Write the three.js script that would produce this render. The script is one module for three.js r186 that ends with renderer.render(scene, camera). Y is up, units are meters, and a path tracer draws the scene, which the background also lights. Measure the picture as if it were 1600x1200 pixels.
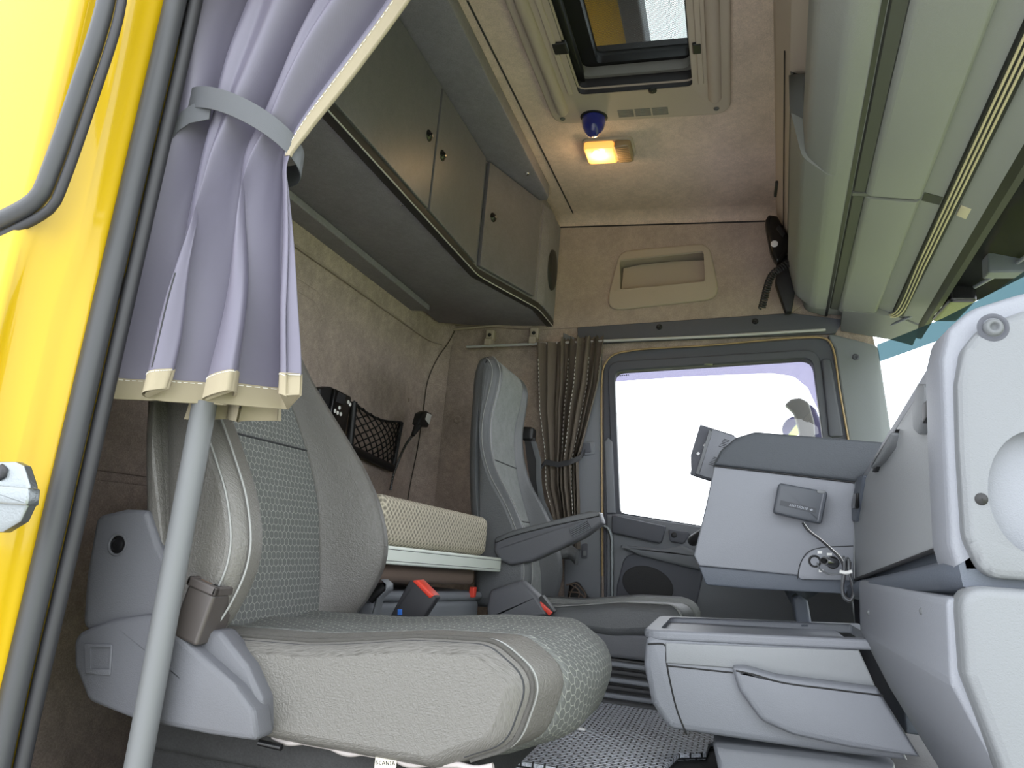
import * as THREE from 'three';
import { RoundedBoxGeometry } from 'three/addons/geometries/RoundedBoxGeometry.js';
import { mergeGeometries, toCreasedNormals } from 'three/addons/utils/BufferGeometryUtils.js';

// ---------- camera, sky, exposure ----------
// x: towards the front of the cab, y: up, z: towards the open passenger door.
const CAM = [0, 0.66, 2.0];
const AX = [0.95967384, 0.02801314, -0.27971662];   // cab forward, up and inward seen from the camera (right, down, ahead)
const AY = [0.08466733, -0.97762256, 0.19257614];
const AZ = [0.26806262, 0.20849315, 0.94057059];
const scene = new THREE.Scene();
const camera = new THREE.PerspectiveCamera(53.13, 4 / 3, 0.02, 200);
camera.position.set(...CAM);
camera.quaternion.setFromRotationMatrix(new THREE.Matrix4().makeBasis(
  new THREE.Vector3(AX[0], AY[0], -AZ[0]), new THREE.Vector3(-AX[1], -AY[1], AZ[1]), new THREE.Vector3(-AX[2], -AY[2], AZ[2])));
scene.background = new THREE.Color(0.93, 0.975, 1.03);      // bright overcast sky
scene.backgroundIntensity = 4.2;
const renderer = new THREE.WebGLRenderer({ antialias: true });
renderer.toneMapping = THREE.LinearToneMapping;
renderer.toneMappingExposure = 1.0;
renderer.shadowMap.enabled = true;

// ---------- pixels to points on known planes ----------
const V3 = (x, y, z) => new THREE.Vector3(x, y, z);
function ray(u, v) {
  const r = [u - 800, v - 600, 1200], d = (a) => r[0] * a[0] + r[1] * a[1] + r[2] * a[2];
  return [d(AX), d(AY), -d(AZ)];
}
const hit = (u, v, k, val) => { const r = ray(u, v), t = (val - CAM[k]) / r[k]; return V3(CAM[0] + t * r[0], CAM[1] + t * r[1], CAM[2] + t * r[2]); };
const hx = (u, v, x) => hit(u, v, 0, x), hy = (u, v, y) => hit(u, v, 1, y), hz = (u, v, z) => hit(u, v, 2, z);
const pz = (l, z) => l.map(([u, v, r]) => { const p = hz(u, v, z); return [p.x, p.y, r || 0]; });       // polygon (x, y) on a plane of constant z

// ---------- random and textures ----------
let sd = 7;
const rnd = () => { sd = (sd * 1664525 + 1013904223) >>> 0; return sd / 4294967296; };
const lerp = (a, b, t) => a + (b - a) * t, clamp = (x, a = 0, b = 1) => Math.min(b, Math.max(a, x)), sst = (a, b, x) => { const t = clamp((x - a) / (b - a)); return t * t * (3 - 2 * t); };
function noiseTile(n, cell) {           // tiling value noise, n pixels, lattice of n/cell
  const m = n / cell, g = Array.from({ length: m * m }, rnd), o = new Float32Array(n * n);
  for (let y = 0; y < n; y++) for (let x = 0; x < n; x++) {
    const fx = x / cell, fy = y / cell, x0 = fx | 0, y0 = fy | 0, x1 = (x0 + 1) % m, y1 = (y0 + 1) % m;
    const sx = (fx - x0) ** 2 * (3 - 2 * (fx - x0)), sy = (fy - y0) ** 2 * (3 - 2 * (fy - y0));
    o[y * n + x] = lerp(lerp(g[y0 * m + x0], g[y0 * m + x1], sx), lerp(g[y1 * m + x0], g[y1 * m + x1], sx), sy);
  }
  return o;
}
function tex(n, size, fn, srgb = false, h = n, sizeY = size) {        // fn(x, y) -> [r, g, b] 0..1
  const d = new Uint8Array(n * h * 4);
  for (let y = 0; y < h; y++) for (let x = 0; x < n; x++) {
    const c = fn(x, y), i = (y * n + x) * 4;
    d[i] = clamp(c[0]) * 255; d[i + 1] = clamp(c[1]) * 255; d[i + 2] = clamp(c[2]) * 255; d[i + 3] = 255;
  }
  const t = new THREE.DataTexture(d, n, h); t.wrapS = t.wrapT = THREE.RepeatWrapping; t.magFilter = THREE.LinearFilter; t.minFilter = THREE.LinearMipmapLinearFilter; t.generateMipmaps = true;
  if (srgb) t.colorSpace = THREE.SRGBColorSpace;
  t.repeat.set(1 / size, 1 / sizeY); t.needsUpdate = true;
  return t;
}
const g3 = (v) => [v, v, v];
const N = 512, nA = noiseTile(N, 4), nB = noiseTile(N, 16), nC = noiseTile(N, 64), nD = noiseTile(N, 8), nE = noiseTile(N, 2);
const at = (a, x, y) => a[y * N + x];
const T = {};
T.grain = tex(N, 0.16, (x, y) => g3(0.6 * at(nA, x, y) + 0.4 * at(nE, x, y)));
T.leather = tex(N, 0.15, (x, y) => g3(1 - Math.pow(Math.abs(at(nD, x, y) - 0.5) * 2, 0.6) * 0.6 - Math.abs(at(nB, x, y) - 0.5) * 0.7));
T.cloth = tex(N, 0.10, (x, y) => g3(0.5 + 0.25 * Math.sin(x * Math.PI / 4) * Math.sin(y * Math.PI / 4) + 0.5 * (at(nE, x, y) - 0.5)));
T.pile = tex(N, 0.30, (x, y) => g3(0.5 * at(nE, x, y) + 0.5 * at(nA, x, y)));
const mott = (hex, amt, size) => {               // mottled colour of one hue
  const c = new THREE.Color(hex).convertLinearToSRGB();
  return tex(N, size, (x, y) => { const k = 1 + amt * ((at(nE, x, y) - 0.5) * 1.2 + (at(nB, x, y) - 0.5) * 0.6 + (at(nC, x, y) - 0.5) * 0.5); return [c.r * k, c.g * k, c.b * k]; }, true);
};
function hexAt(px, py, W, H) {                    // distance to the nearest two hexagon centres, 0 on an edge
  let a = 1e9, b = 1e9;
  const col = Math.floor(px / W);
  for (let i = -1; i <= 1; i++) for (let j = -2; j <= 2; j++) {
    const c = col + i, cx = (c + 0.5) * W, rowOff = ((c % 2) + 2) % 2 * 0.5;
    const cy = (Math.floor(py / H) + j + rowOff) * H, d = Math.hypot((px - cx) * 1.0, (py - cy) * 1.0);
    if (d < a) { b = a; a = d; } else if (d < b) b = d;
  }
  return b - a;
}
const HW = 32, HH = 36.5714;
const hexv = (x, y) => { const d = hexAt(x, y, HW, HH); return sst(1.0, 6.5, d); };
const hexLine = new THREE.Color('#8d8f88').convertLinearToSRGB(), hexFill = new THREE.Color('#5f615f').convertLinearToSRGB();
T.hexC = tex(N, 0.21, (x, y) => { const k = hexv(x, y), n = 1 + 0.25 * (at(nE, x, y) - 0.5); return ['r', 'g', 'b'].map((q) => lerp(hexLine[q], hexFill[q], k) * n); }, true);
T.hexB = tex(N, 0.21, (x, y) => g3(1 - hexv(x, y) * 0.8 + 0.2 * at(nE, x, y)));
const mshC = new THREE.Color('#b3ab99').convertLinearToSRGB();
const mshv = (x, y) => { const a = (x + y) / 8, b = (x - y) / 8; return Math.abs(Math.sin(a * Math.PI / 2) * Math.sin(b * Math.PI / 2)); };
T.meshC = tex(N, 0.55, (x, y) => { const k = 1.1 - 0.45 * mshv(x, y) + 0.1 * (at(nE, x, y) - 0.5); return [mshC.r * k, mshC.g * k, mshC.b * k]; }, true);
T.meshB = tex(N, 0.55, (x, y) => g3(1 - mshv(x, y)));
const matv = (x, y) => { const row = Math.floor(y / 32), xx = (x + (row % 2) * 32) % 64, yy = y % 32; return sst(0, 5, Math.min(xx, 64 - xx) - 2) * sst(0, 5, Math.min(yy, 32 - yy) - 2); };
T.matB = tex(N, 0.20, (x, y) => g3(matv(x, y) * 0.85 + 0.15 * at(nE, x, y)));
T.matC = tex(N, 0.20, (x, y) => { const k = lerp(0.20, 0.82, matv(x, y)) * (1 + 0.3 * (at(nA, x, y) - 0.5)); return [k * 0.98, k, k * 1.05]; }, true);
T.twill = tex(N, 0.06, (x, y) => g3(0.5 + 0.3 * Math.sin((x + 2 * y) * Math.PI / 8) + 0.3 * (at(nE, x, y) - 0.5)));
T.perf = tex(64, 0.008, (x, y) => g3(Math.hypot(((x + (y >= 32 ? 16 : 0)) % 32) - 16, (y % 32) - 16) < 10.5 ? 0 : 1));
T.speaker = tex(64, 0.008, (x, y) => g3(Math.hypot((x % 32) - 16, (y % 32) - 16) < 9 ? 0 : 1));

function mat(color, o = {}) {
  const { grain, gs = 0.0004, mottle, msize = 0.5, ...rest } = o;
  const m = new THREE.MeshPhysicalMaterial({ color, roughness: 0.6, metalness: 0, side: THREE.DoubleSide, ...rest });
  if (mottle) { m.map = mott(color, mottle, msize); m.color.set('#ffffff'); }
  if (grain) { m.bumpMap = T[grain]; m.bumpScale = gs; }
  return m;
}
const M = {
  headliner: mat('#cfbcac', { roughness: 0.95, grain: 'pile', gs: 0.0006, mottle: 0.10 }),
  beigePl: mat('#b2a595', { roughness: 0.75, grain: 'grain', gs: 0.0003 }),
  sidePan: mat('#aa9b90', { roughness: 0.95, grain: 'pile', gs: 0.0006, mottle: 0.10 }),
  rear: mat('#aa9b90', { roughness: 0.95, grain: 'pile', gs: 0.0008, mottle: 0.16 }),
  cab: mat('#86838c', { roughness: 0.62, grain: 'grain', gs: 0.0003, mottle: 0.10 }),
  cabDoor: mat('#706e77', { roughness: 0.34, grain: 'grain', gs: 0.0002, mottle: 0.08 }),
  cabEdge: mat('#2b292a', { roughness: 0.55 }),
  black: mat('#161617', { roughness: 0.5 }),
  blackG: mat('#141416', { roughness: 0.22 }),
  darkPl: mat('#565860', { roughness: 0.6, grain: 'grain', gs: 0.0003 }),
  doorPl: mat('#777a80', { roughness: 0.6, grain: 'grain', gs: 0.0003 }),
  pillar: mat('#7b8082', { roughness: 0.65, grain: 'grain', gs: 0.0003 }),
  dash: mat('#80838a', { roughness: 0.5, grain: 'grain', gs: 0.0003 }),
  dashLite: mat('#707376', { roughness: 0.5, grain: 'grain', gs: 0.0003 }),
  dashMid: mat('#8c8f92', { roughness: 0.5, grain: 'grain', gs: 0.0003 }),
  dashTop: mat('#4b4f54', { roughness: 0.7, grain: 'leather', gs: 0.0006 }),
  dashLow: mat('#545a64', { roughness: 0.55, grain: 'grain', gs: 0.0003 }),
  over: mat('#878a83', { roughness: 0.6, grain: 'grain', gs: 0.0003 }),
  overD: mat('#5e605b', { roughness: 0.6, grain: 'grain', gs: 0.0003 }),
  leather: mat('#62605c', { roughness: 0.42, grain: 'leather', gs: 0.0009 }),
  leatherD: mat('#5a5c5e', { roughness: 0.42, grain: 'leather', gs: 0.0006 }),
  seatPl: mat('#595a5f', { roughness: 0.55, grain: 'grain', gs: 0.0003 }),
  seatDk: mat('#3a3a3c', { roughness: 0.6, grain: 'grain', gs: 0.0003 }),
  mattress: new THREE.MeshPhysicalMaterial({ map: T.meshC, bumpMap: T.meshB, bumpScale: 0.001, roughness: 0.95, side: 2 }),
  mattUnder: mat('#6b5b50', { roughness: 0.9, grain: 'cloth', gs: 0.0004 }),
  board: mat('#dfe5dc', { roughness: 0.45 }),
  hex: new THREE.MeshPhysicalMaterial({ map: T.hexC, bumpMap: T.hexB, bumpScale: 0.0009, roughness: 0.85, side: 2 }),
  weave: mat('#7f8281', { roughness: 0.85, grain: 'cloth', gs: 0.0006, mottle: 0.12, msize: 0.2 }),
  yellow: mat('#bd9c00', { roughness: 0.4, clearcoat: 0.45, clearcoatRoughness: 0.08, specularIntensity: 0.5 }),
  rubber: mat('#3b3c3f', { roughness: 0.5 }),
  rubberD: mat('#2c2c2f', { roughness: 0.55 }),
  curtain: mat('#646170', { roughness: 0.45, grain: 'twill', gs: 0.0001, sheen: 0.5, sheenColor: new THREE.Color('#b9b8c6'), sheenRoughness: 0.4 }),
  curtainB: mat('#6a6157', { roughness: 0.85, grain: 'twill', gs: 0.0002 }),
  hem: mat('#9b917a', { roughness: 0.85, grain: 'twill', gs: 0.0003 }),
  strap: mat('#56585c', { roughness: 0.8, grain: 'cloth', gs: 0.0003 }),
  stitch: mat('#e6e4dc', { roughness: 0.7 }),
  seam: mat('#2e2f31', { roughness: 0.8 }),
  seamL: mat('#8b8c8a', { roughness: 0.7 }),
  pole: mat('#66686a', { roughness: 0.5 }),
  chrome: mat('#c8c9cb', { roughness: 0.2, metalness: 1 }),
  steel: mat('#8b9092', { roughness: 0.4, metalness: 1, grain: 'pile', gs: 0.0003 }),
  railPl: mat('#bdbdbc', { roughness: 0.35 }),
  gold: mat('#a89066', { roughness: 0.4 }),
  red: mat('#d2402f', { roughness: 0.4 }),
  blue: mat('#2f63b5', { roughness: 0.4 }),
  white: mat('#e9e9e6', { roughness: 0.5 }),
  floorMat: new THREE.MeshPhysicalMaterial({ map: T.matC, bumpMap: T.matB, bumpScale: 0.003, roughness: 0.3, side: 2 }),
  floor: mat('#2d2d2e', { roughness: 0.8, grain: 'pile', gs: 0.0006, mottle: 0.2 }),
  glass: new THREE.MeshPhysicalMaterial({ color: '#ffffff', transmission: 1, thickness: 0, roughness: 0, ior: 1.45, side: 2 }),
};

// ---------- shapes ----------
function roundPoly(pts, r0 = 0, segs = 6) {       // [x, y, r?] corners -> dense outline
  const n = pts.length, out = [];
  for (let i = 0; i < n; i++) {
    const p = pts[i], a = pts[(i + n - 1) % n], b = pts[(i + 1) % n], la = Math.hypot(a[0] - p[0], a[1] - p[1]), lb = Math.hypot(b[0] - p[0], b[1] - p[1]);
    let r = p[2] || r0;
    const ua = [(a[0] - p[0]) / la, (a[1] - p[1]) / la], ub = [(b[0] - p[0]) / lb, (b[1] - p[1]) / lb];
    const half = Math.acos(clamp(ua[0] * ub[0] + ua[1] * ub[1], -1, 1)) / 2;
    if (r <= 0 || half > 1.55) { out.push([p[0], p[1]]); continue; }
    const d = Math.min(r / Math.tan(half), la * 0.49, lb * 0.49);
    const s = [p[0] + ua[0] * d, p[1] + ua[1] * d], e = [p[0] + ub[0] * d, p[1] + ub[1] * d];
    for (let k = 0; k <= segs; k++) { const t = k / segs, q = 1 - t; out.push([q * q * s[0] + 2 * q * t * p[0] + t * t * e[0], q * q * s[1] + 2 * q * t * p[1] + t * t * e[1]]); }
  }
  return out;
}
const AXM = {
  z: (o) => new THREE.Matrix4().makeTranslation(0, 0, o),
  x: (o) => new THREE.Matrix4().set(0, 0, 1, o, 0, 1, 0, 0, 1, 0, 0, 0, 0, 0, 0, 1),    // outline (z, y)
  y: (o) => new THREE.Matrix4().set(1, 0, 0, 0, 0, 0, 1, o, 0, 1, 0, 0, 0, 0, 0, 1),    // outline (x, z)
};
function flip(g) { const i = g.index; if (i) { for (let k = 0; k < i.count; k += 3) { const a = i.getX(k); i.setX(k, i.getX(k + 1)); i.setX(k + 1, a); } } else { for (const n of Object.keys(g.attributes)) { const A = g.attributes[n], s = A.itemSize; for (let k = 0; k < A.count; k += 3) for (let c = 0; c < s; c++) { const t = A.array[k * s + c]; A.array[k * s + c] = A.array[(k + 1) * s + c]; A.array[(k + 1) * s + c] = t; } } } return g; }
function boxUV(g) {                                // uv in metres by the main direction of each face
  if (g.index) g = g.toNonIndexed();
  const p = g.attributes.position, uv = new Float32Array(p.count * 2), a = V3(), b = V3(), c = V3();
  for (let k = 0; k < p.count; k += 3) {
    a.fromBufferAttribute(p, k); b.fromBufferAttribute(p, k + 1); c.fromBufferAttribute(p, k + 2);
    const n = b.clone().sub(a).cross(c.clone().sub(a)), ax = Math.abs(n.x), ay = Math.abs(n.y), az = Math.abs(n.z);
    [a, b, c].forEach((q, j) => { const i = (k + j) * 2; if (ax > ay && ax > az) { uv[i] = q.z; uv[i + 1] = q.y; } else if (ay > az) { uv[i] = q.x; uv[i + 1] = q.z; } else { uv[i] = q.x; uv[i + 1] = q.y; } });
  }
  g.setAttribute('uv', new THREE.BufferAttribute(uv, 2));
  return g;
}
// outline extruded along an axis from a0 to a1; outline in (x, y) for z, (z, y) for x, (x, z) for y
function extr(axis, pts, a0, a1, bev = 0, holes = []) {
  const s = new THREE.Shape(pts.map((p) => new THREE.Vector2(p[0], p[1])));
  for (const h of holes) s.holes.push(new THREE.Path(h.map((p) => new THREE.Vector2(p[0], p[1]))));
  const d = a1 - a0;
  let g = new THREE.ExtrudeGeometry(s, { depth: d - 2 * bev, bevelEnabled: bev > 0, bevelThickness: bev, bevelSize: bev, bevelOffset: -bev, bevelSegments: 3, curveSegments: 8 });
  if (bev) g.translate(0, 0, bev);
  g.applyMatrix4(AXM[axis](a0));
  if (axis !== 'z') flip(g);
  g.deleteAttribute('normal'); g = toCreasedNormals(g, 0.6);
  return boxUV(g);
}
function box(x0, x1, y0, y1, z0, z1, r = 0.004, segs = 2) {
  const rr = Math.min(r, (x1 - x0) / 2.01, (y1 - y0) / 2.01, (z1 - z0) / 2.01);
  const g = new RoundedBoxGeometry(x1 - x0, y1 - y0, z1 - z0, segs, rr);
  g.translate((x0 + x1) / 2, (y0 + y1) / 2, (z0 + z1) / 2);
  return boxUV(g);
}
function tube(pts, r, rs = 8, seg, closed = false) {
  const c = new THREE.CatmullRomCurve3(pts.map((p) => (p.isVector3 ? p : V3(...p))), closed, 'centripetal');
  return new THREE.TubeGeometry(c, seg || Math.max(8, pts.length * 6), r, rs, closed);
}
function rod(a, b, r, rs = 16, r2 = r) {
  a = a.isVector3 ? a : V3(...a); b = b.isVector3 ? b : V3(...b);
  const d = b.clone().sub(a), g = new THREE.CylinderGeometry(r2, r, d.length(), rs);
  g.translate(0, d.length() / 2, 0); g.applyQuaternion(new THREE.Quaternion().setFromUnitVectors(V3(0, 1, 0), d.normalize())); g.translate(a.x, a.y, a.z);
  return g;
}
function lathe(pts, pos, dir, segs = 28) {        // profile [r, h] turned about dir
  const g = new THREE.LatheGeometry(pts.map((p) => new THREE.Vector2(p[0], p[1])), segs);
  g.applyQuaternion(new THREE.Quaternion().setFromUnitVectors(V3(0, 1, 0), V3(...dir).normalize()));
  const p = pos.isVector3 ? pos : V3(...pos); g.translate(p.x, p.y, p.z);
  return g;
}
function loft(secs, closed = true, caps = true, uvf) {
  const m = secs.length, n = secs[0].length, w = closed ? n + 1 : n, P = [], U = [], I = [];
  const get = (i, j) => secs[i][j % n];
  for (let i = 0; i < m; i++) {
    let u = 0;
    for (let j = 0; j < w; j++) {
      const p = get(i, j);
      if (j) { const q = get(i, j - 1); u += Math.hypot(p[0] - q[0], p[1] - q[1], p[2] - q[2]); }
      P.push(...p);
      const mid = (k) => get(k, (n / 4) | 0);
      let v = 0; if (i) { const a = mid(i), b = mid(i - 1); v = (U.lastV || 0) + (j === 0 ? Math.hypot(a[0] - b[0], a[1] - b[1], a[2] - b[2]) : 0); if (j === 0) U.lastV = v; }
      if (uvf) U.push(...uvf(p, u, v)); else U.push(u, U.lastV || 0);
    }
  }
  for (let i = 0; i < m - 1; i++) for (let j = 0; j < w - 1; j++) { const a = i * w + j, b = a + 1, c = a + w, d = c + 1; I.push(a, b, d, a, d, c); }
  const g = new THREE.BufferGeometry(); g.setAttribute('position', new THREE.Float32BufferAttribute(P, 3)); g.setAttribute('uv', new THREE.Float32BufferAttribute(Array.from(U), 2)); g.setIndex(I);
  g.computeVertexNormals();
  if (closed) { const nn = g.attributes.normal; for (let i = 0; i < m; i++) { const a = i * w, b = a + w - 1, v = V3(nn.getX(a) + nn.getX(b), nn.getY(a) + nn.getY(b), nn.getZ(a) + nn.getZ(b)).normalize(); nn.setXYZ(a, v.x, v.y, v.z); nn.setXYZ(b, v.x, v.y, v.z); } }
  if (!caps) return g;
  const parts = [g.toNonIndexed()];
  for (const i of caps === 'end' ? [m - 1] : [0, m - 1]) {
    const S = secs[i], nm = [0, 0, 0]; for (let j = 0; j < n; j++) { const a = S[j], b = S[(j + 1) % n]; nm[0] += (a[1] - b[1]) * (a[2] + b[2]); nm[1] += (a[2] - b[2]) * (a[0] + b[0]); nm[2] += (a[0] - b[0]) * (a[1] + b[1]); }
    const k = nm.map(Math.abs).indexOf(Math.max(...nm.map(Math.abs))), d = [[1, 2], [2, 0], [0, 1]][k], q = [];
    let f2 = S.map((p) => new THREE.Vector2(p[d[0]], p[d[1]])), idx = S.map((_, j) => j);
    if (THREE.ShapeUtils.isClockWise(f2)) { f2 = f2.reverse(); idx = idx.reverse(); }
    for (const t of THREE.ShapeUtils.triangulateShape(f2, [])) q.push(...S[idx[t[0]]], ...S[idx[t[1]]], ...S[idx[t[2]]]);
    const cg = new THREE.BufferGeometry(); cg.setAttribute('position', new THREE.Float32BufferAttribute(q, 3)); cg.computeVertexNormals(); parts.push(boxUV(cg));
  }
  return mergeGeometries(parts);
}
function insetPoly(p, d) {                         // outline moved inwards by d (counter-clockwise outline)
  const n = p.length; let A = 0; for (let i = 0; i < n; i++) { const a = p[i], b = p[(i + 1) % n]; A += a[0] * b[1] - a[1] * b[0]; }
  const s = A > 0 ? 1 : -1;
  return p.map((q, i) => { const a = p[(i + n - 1) % n], b = p[(i + 1) % n], l = Math.hypot(b[0] - a[0], b[1] - a[1]) || 1; return [q[0] - s * (b[1] - a[1]) / l * d, q[1] + s * (b[0] - a[0]) / l * d]; });
}
function resample(p, n) {
  const L = [0]; for (let i = 0; i < p.length; i++) { const a = p[i], b = p[(i + 1) % p.length]; L.push(L[i] + Math.hypot(b[0] - a[0], b[1] - a[1])); }
  const out = []; let k = 0; for (let i = 0; i < n; i++) { const s = L[L.length - 1] * i / n; while (L[k + 1] < s) k++; const a = p[k], b = p[(k + 1) % p.length], t = (s - L[k]) / (L[k + 1] - L[k] || 1); out.push([lerp(a[0], b[0], t), lerp(a[1], b[1], t)]); }
  return out;
}
const mrg = (...l) => mergeGeometries(l.flat().map((g) => { const q = g.index ? g.toNonIndexed() : g; for (const n of Object.keys(q.attributes)) if (!['position', 'normal', 'uv'].includes(n)) q.deleteAttribute(n); if (!q.attributes.uv) boxUV(q); if (!q.attributes.normal) q.computeVertexNormals(); return q; }));

// ---------- naming ----------
const taken = {};
const numbered = (n) => { const k = taken[n] = (taken[n] ?? -1) + 1; return k ? n + '_' + String(k).padStart(3, '0') : n; };
function part(name, geo, m, parent, label) {
  const o = new THREE.Mesh(Array.isArray(geo) ? mrg(geo) : geo, m); o.name = name; o.castShadow = o.receiveShadow = true; parent.add(o);
  if (label) o.userData.label = label;
  return o;
}
function thing(name, label, category, group) {
  const o = new THREE.Group(); o.name = numbered(name); o.userData = { label, category }; if (group) o.userData.group = group; scene.add(o); return o;
}
function solo(name, geo, m, label, category, group) {
  const o = part(numbered(name), geo, m, scene); o.userData = { label, category }; if (group) o.userData.group = group; return o;
}
function struct(name, geo, m, label) {
  const o = geo ? part(name, geo, m, scene) : new THREE.Group(); if (!geo) { o.name = name; scene.add(o); } o.userData = { kind: 'structure', label, category: name.split('_')[0] }; return o;
}
function screw(p, dir, r, parent, m = M.black) { return part('screw', lathe([[0.0001, r * 0.25], [r * 0.35, r * 0.2], [r * 0.45, r * 0.5], [r * 0.8, r * 0.5], [r, r * 0.1], [r, -r * 0.4]], p, dir, 18), m, parent); }

// ---------- outside ----------
solo('grass_ground', [box(2.2, 40, -1.5, -1.4, -40, 40, 0.001, 1), box(-40, 2.2, -1.5, -1.4, -40, -3, 0.001, 1)], mat('#8a9453', { roughness: 1, mottle: 0.25, msize: 3 }), 'green grass in front of and beyond the truck', 'grass').userData.kind = 'structure';
solo('yard_ground', box(-40, 2.2, -1.5, -1.4, -3, 40, 0.001, 1), mat('#c6c4c1', { roughness: 1, mottle: 0.15, msize: 3 }), 'pale concrete yard under the truck', 'yard').userData.kind = 'structure';

// ---------- floor ----------
struct('floor', [box(-1.4, 0.75, -0.06, 0, -1.1, 1.1, 0.004, 1), box(-0.98, 0.6, 0, 0.195, -1.1, 0.36, 0.02)], M.floor, 'dark carpeted cab floor with raised tunnel');
{
  const e = [[1110, 1160], [1104, 1176], [1060, 1170], [1030, 1200]].map(([u, v]) => { const p = hy(u, v, 0.212); return [p.x, p.z, 0.01]; });
  const o = [[-0.9, 0.36, 0.02], [-0.9, -0.56, 0.02], [0.02, -0.56, 0.02], [0.02, -0.12, 0.02], ...e.slice(0, 2), [-0.10, 0.10, 0.02], [-0.14, 0.36, 0.02]];
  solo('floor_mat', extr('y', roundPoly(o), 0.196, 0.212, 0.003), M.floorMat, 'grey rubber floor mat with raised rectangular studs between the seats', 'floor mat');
}

// ---------- rear wall with its rounded corner ----------
{
  const plan = [[-1.32, 1.10], [-1.32, -1.02], [-1.305, -1.065], [-1.27, -1.095], [-1.22, -1.10]];
  const rows = [[0, 0.0], [0.30, 0.005], [0.9, 0.0], [1.30, 0.0], [1.43, 0.004], [1.455, 0.012], [1.47, 0.02], [1.62, 0.05], [2.1, 0.06]];
  const secs = rows.map(([y, d]) => plan.map(([x, z], i) => [x + d * (i < 3 ? 1 : 0.3), y, z]));
  const back = rows.map(([y]) => [[-1.42, y, 1.10], [-1.42, y, -1.2], [-1.22, y, -1.2]]);
  const w = struct('wall_rear', [boxUV(loft(secs, false, false)), box(-1.42, -1.34, 0, 2.1, -1.2, 1.12, 0.001, 1)], M.rear, 'brown-grey felt rear wall of the cab');
  part('raised_panel', extr('x', roundPoly([[-0.215, 0.72], [-0.165, 1.28], [-0.12, 1.345], [0.95, 1.345], [0.95, 0.72]].map(([z, y]) => [z, y, 0.05])), -1.325, -1.309, 0.006), M.rear, w);
  part('panel_rim', extr('x', roundPoly([[-0.25, 0.70], [-0.20, 1.31], [-0.14, 1.385], [0.98, 1.385], [0.98, 0.70]].map(([z, y]) => [z, y, 0.06])), -1.325, -1.3145, 0.005), M.rear, w);
  const s = [[706, 517], [697, 535], [683, 560], [668, 595], [661, 640], [652, 700], [640, 760], [634, 800]];
  const onPlan = (u, v) => {                        // where a sight line meets the rounded corner
    const r = ray(u, v);
    for (let i = 1; i < plan.length; i++) {
      const [x0, z0] = plan[i - 1], [x1, z1] = plan[i], nx = z1 - z0, nz = x0 - x1, t = ((x0 - CAM[0]) * nx + (z0 - CAM[2]) * nz) / (r[0] * nx + r[2] * nz), q = V3(CAM[0] + t * r[0], CAM[1] + t * r[1], CAM[2] + t * r[2]);
      const k = ((q.x - x0) * (x1 - x0) + (q.z - z0) * (z1 - z0)) / ((x1 - x0) ** 2 + (z1 - z0) ** 2);
      if (k >= 0 && k <= 1) return q.add(V3(0.003 + 0.012 * sst(1.40, 1.5, q.y), 0, 0.003));
    }
    return hz(u, v, -1.095);
  };
  part('seam', tube(s.map(([u, v]) => onPlan(u, v)), 0.0024, 6, 60), mat('#4f4943', { roughness: 0.9 }), w);
  part('bead', tube([[-1.299, 1.466, 1.05], [-1.299, 1.466, 0.4], [-1.299, 1.466, -0.4], [-1.299, 1.466, -0.98], [-1.292, 1.466, -1.05], [-1.262, 1.466, -1.092]], 0.005, 6, 60), M.rear, w);
  for (const [u, v, r] of [[639, 625, 0.008]]) part('plug', lathe([[0.001, 0.003], [r * 0.8, 0.003], [r, -0.002]], hx(u, v, -1.318), [1, 0, 0], 16), M.rear, w);
  part('plug', lathe([[0.001, 0.001], [0.006, 0.001], [0.007, 0.004], [0.016, 0.003], [0.018, -0.002]], hz(714, 655, -1.099), [0, 0, 1], 20), M.rear, w);
}

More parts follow.
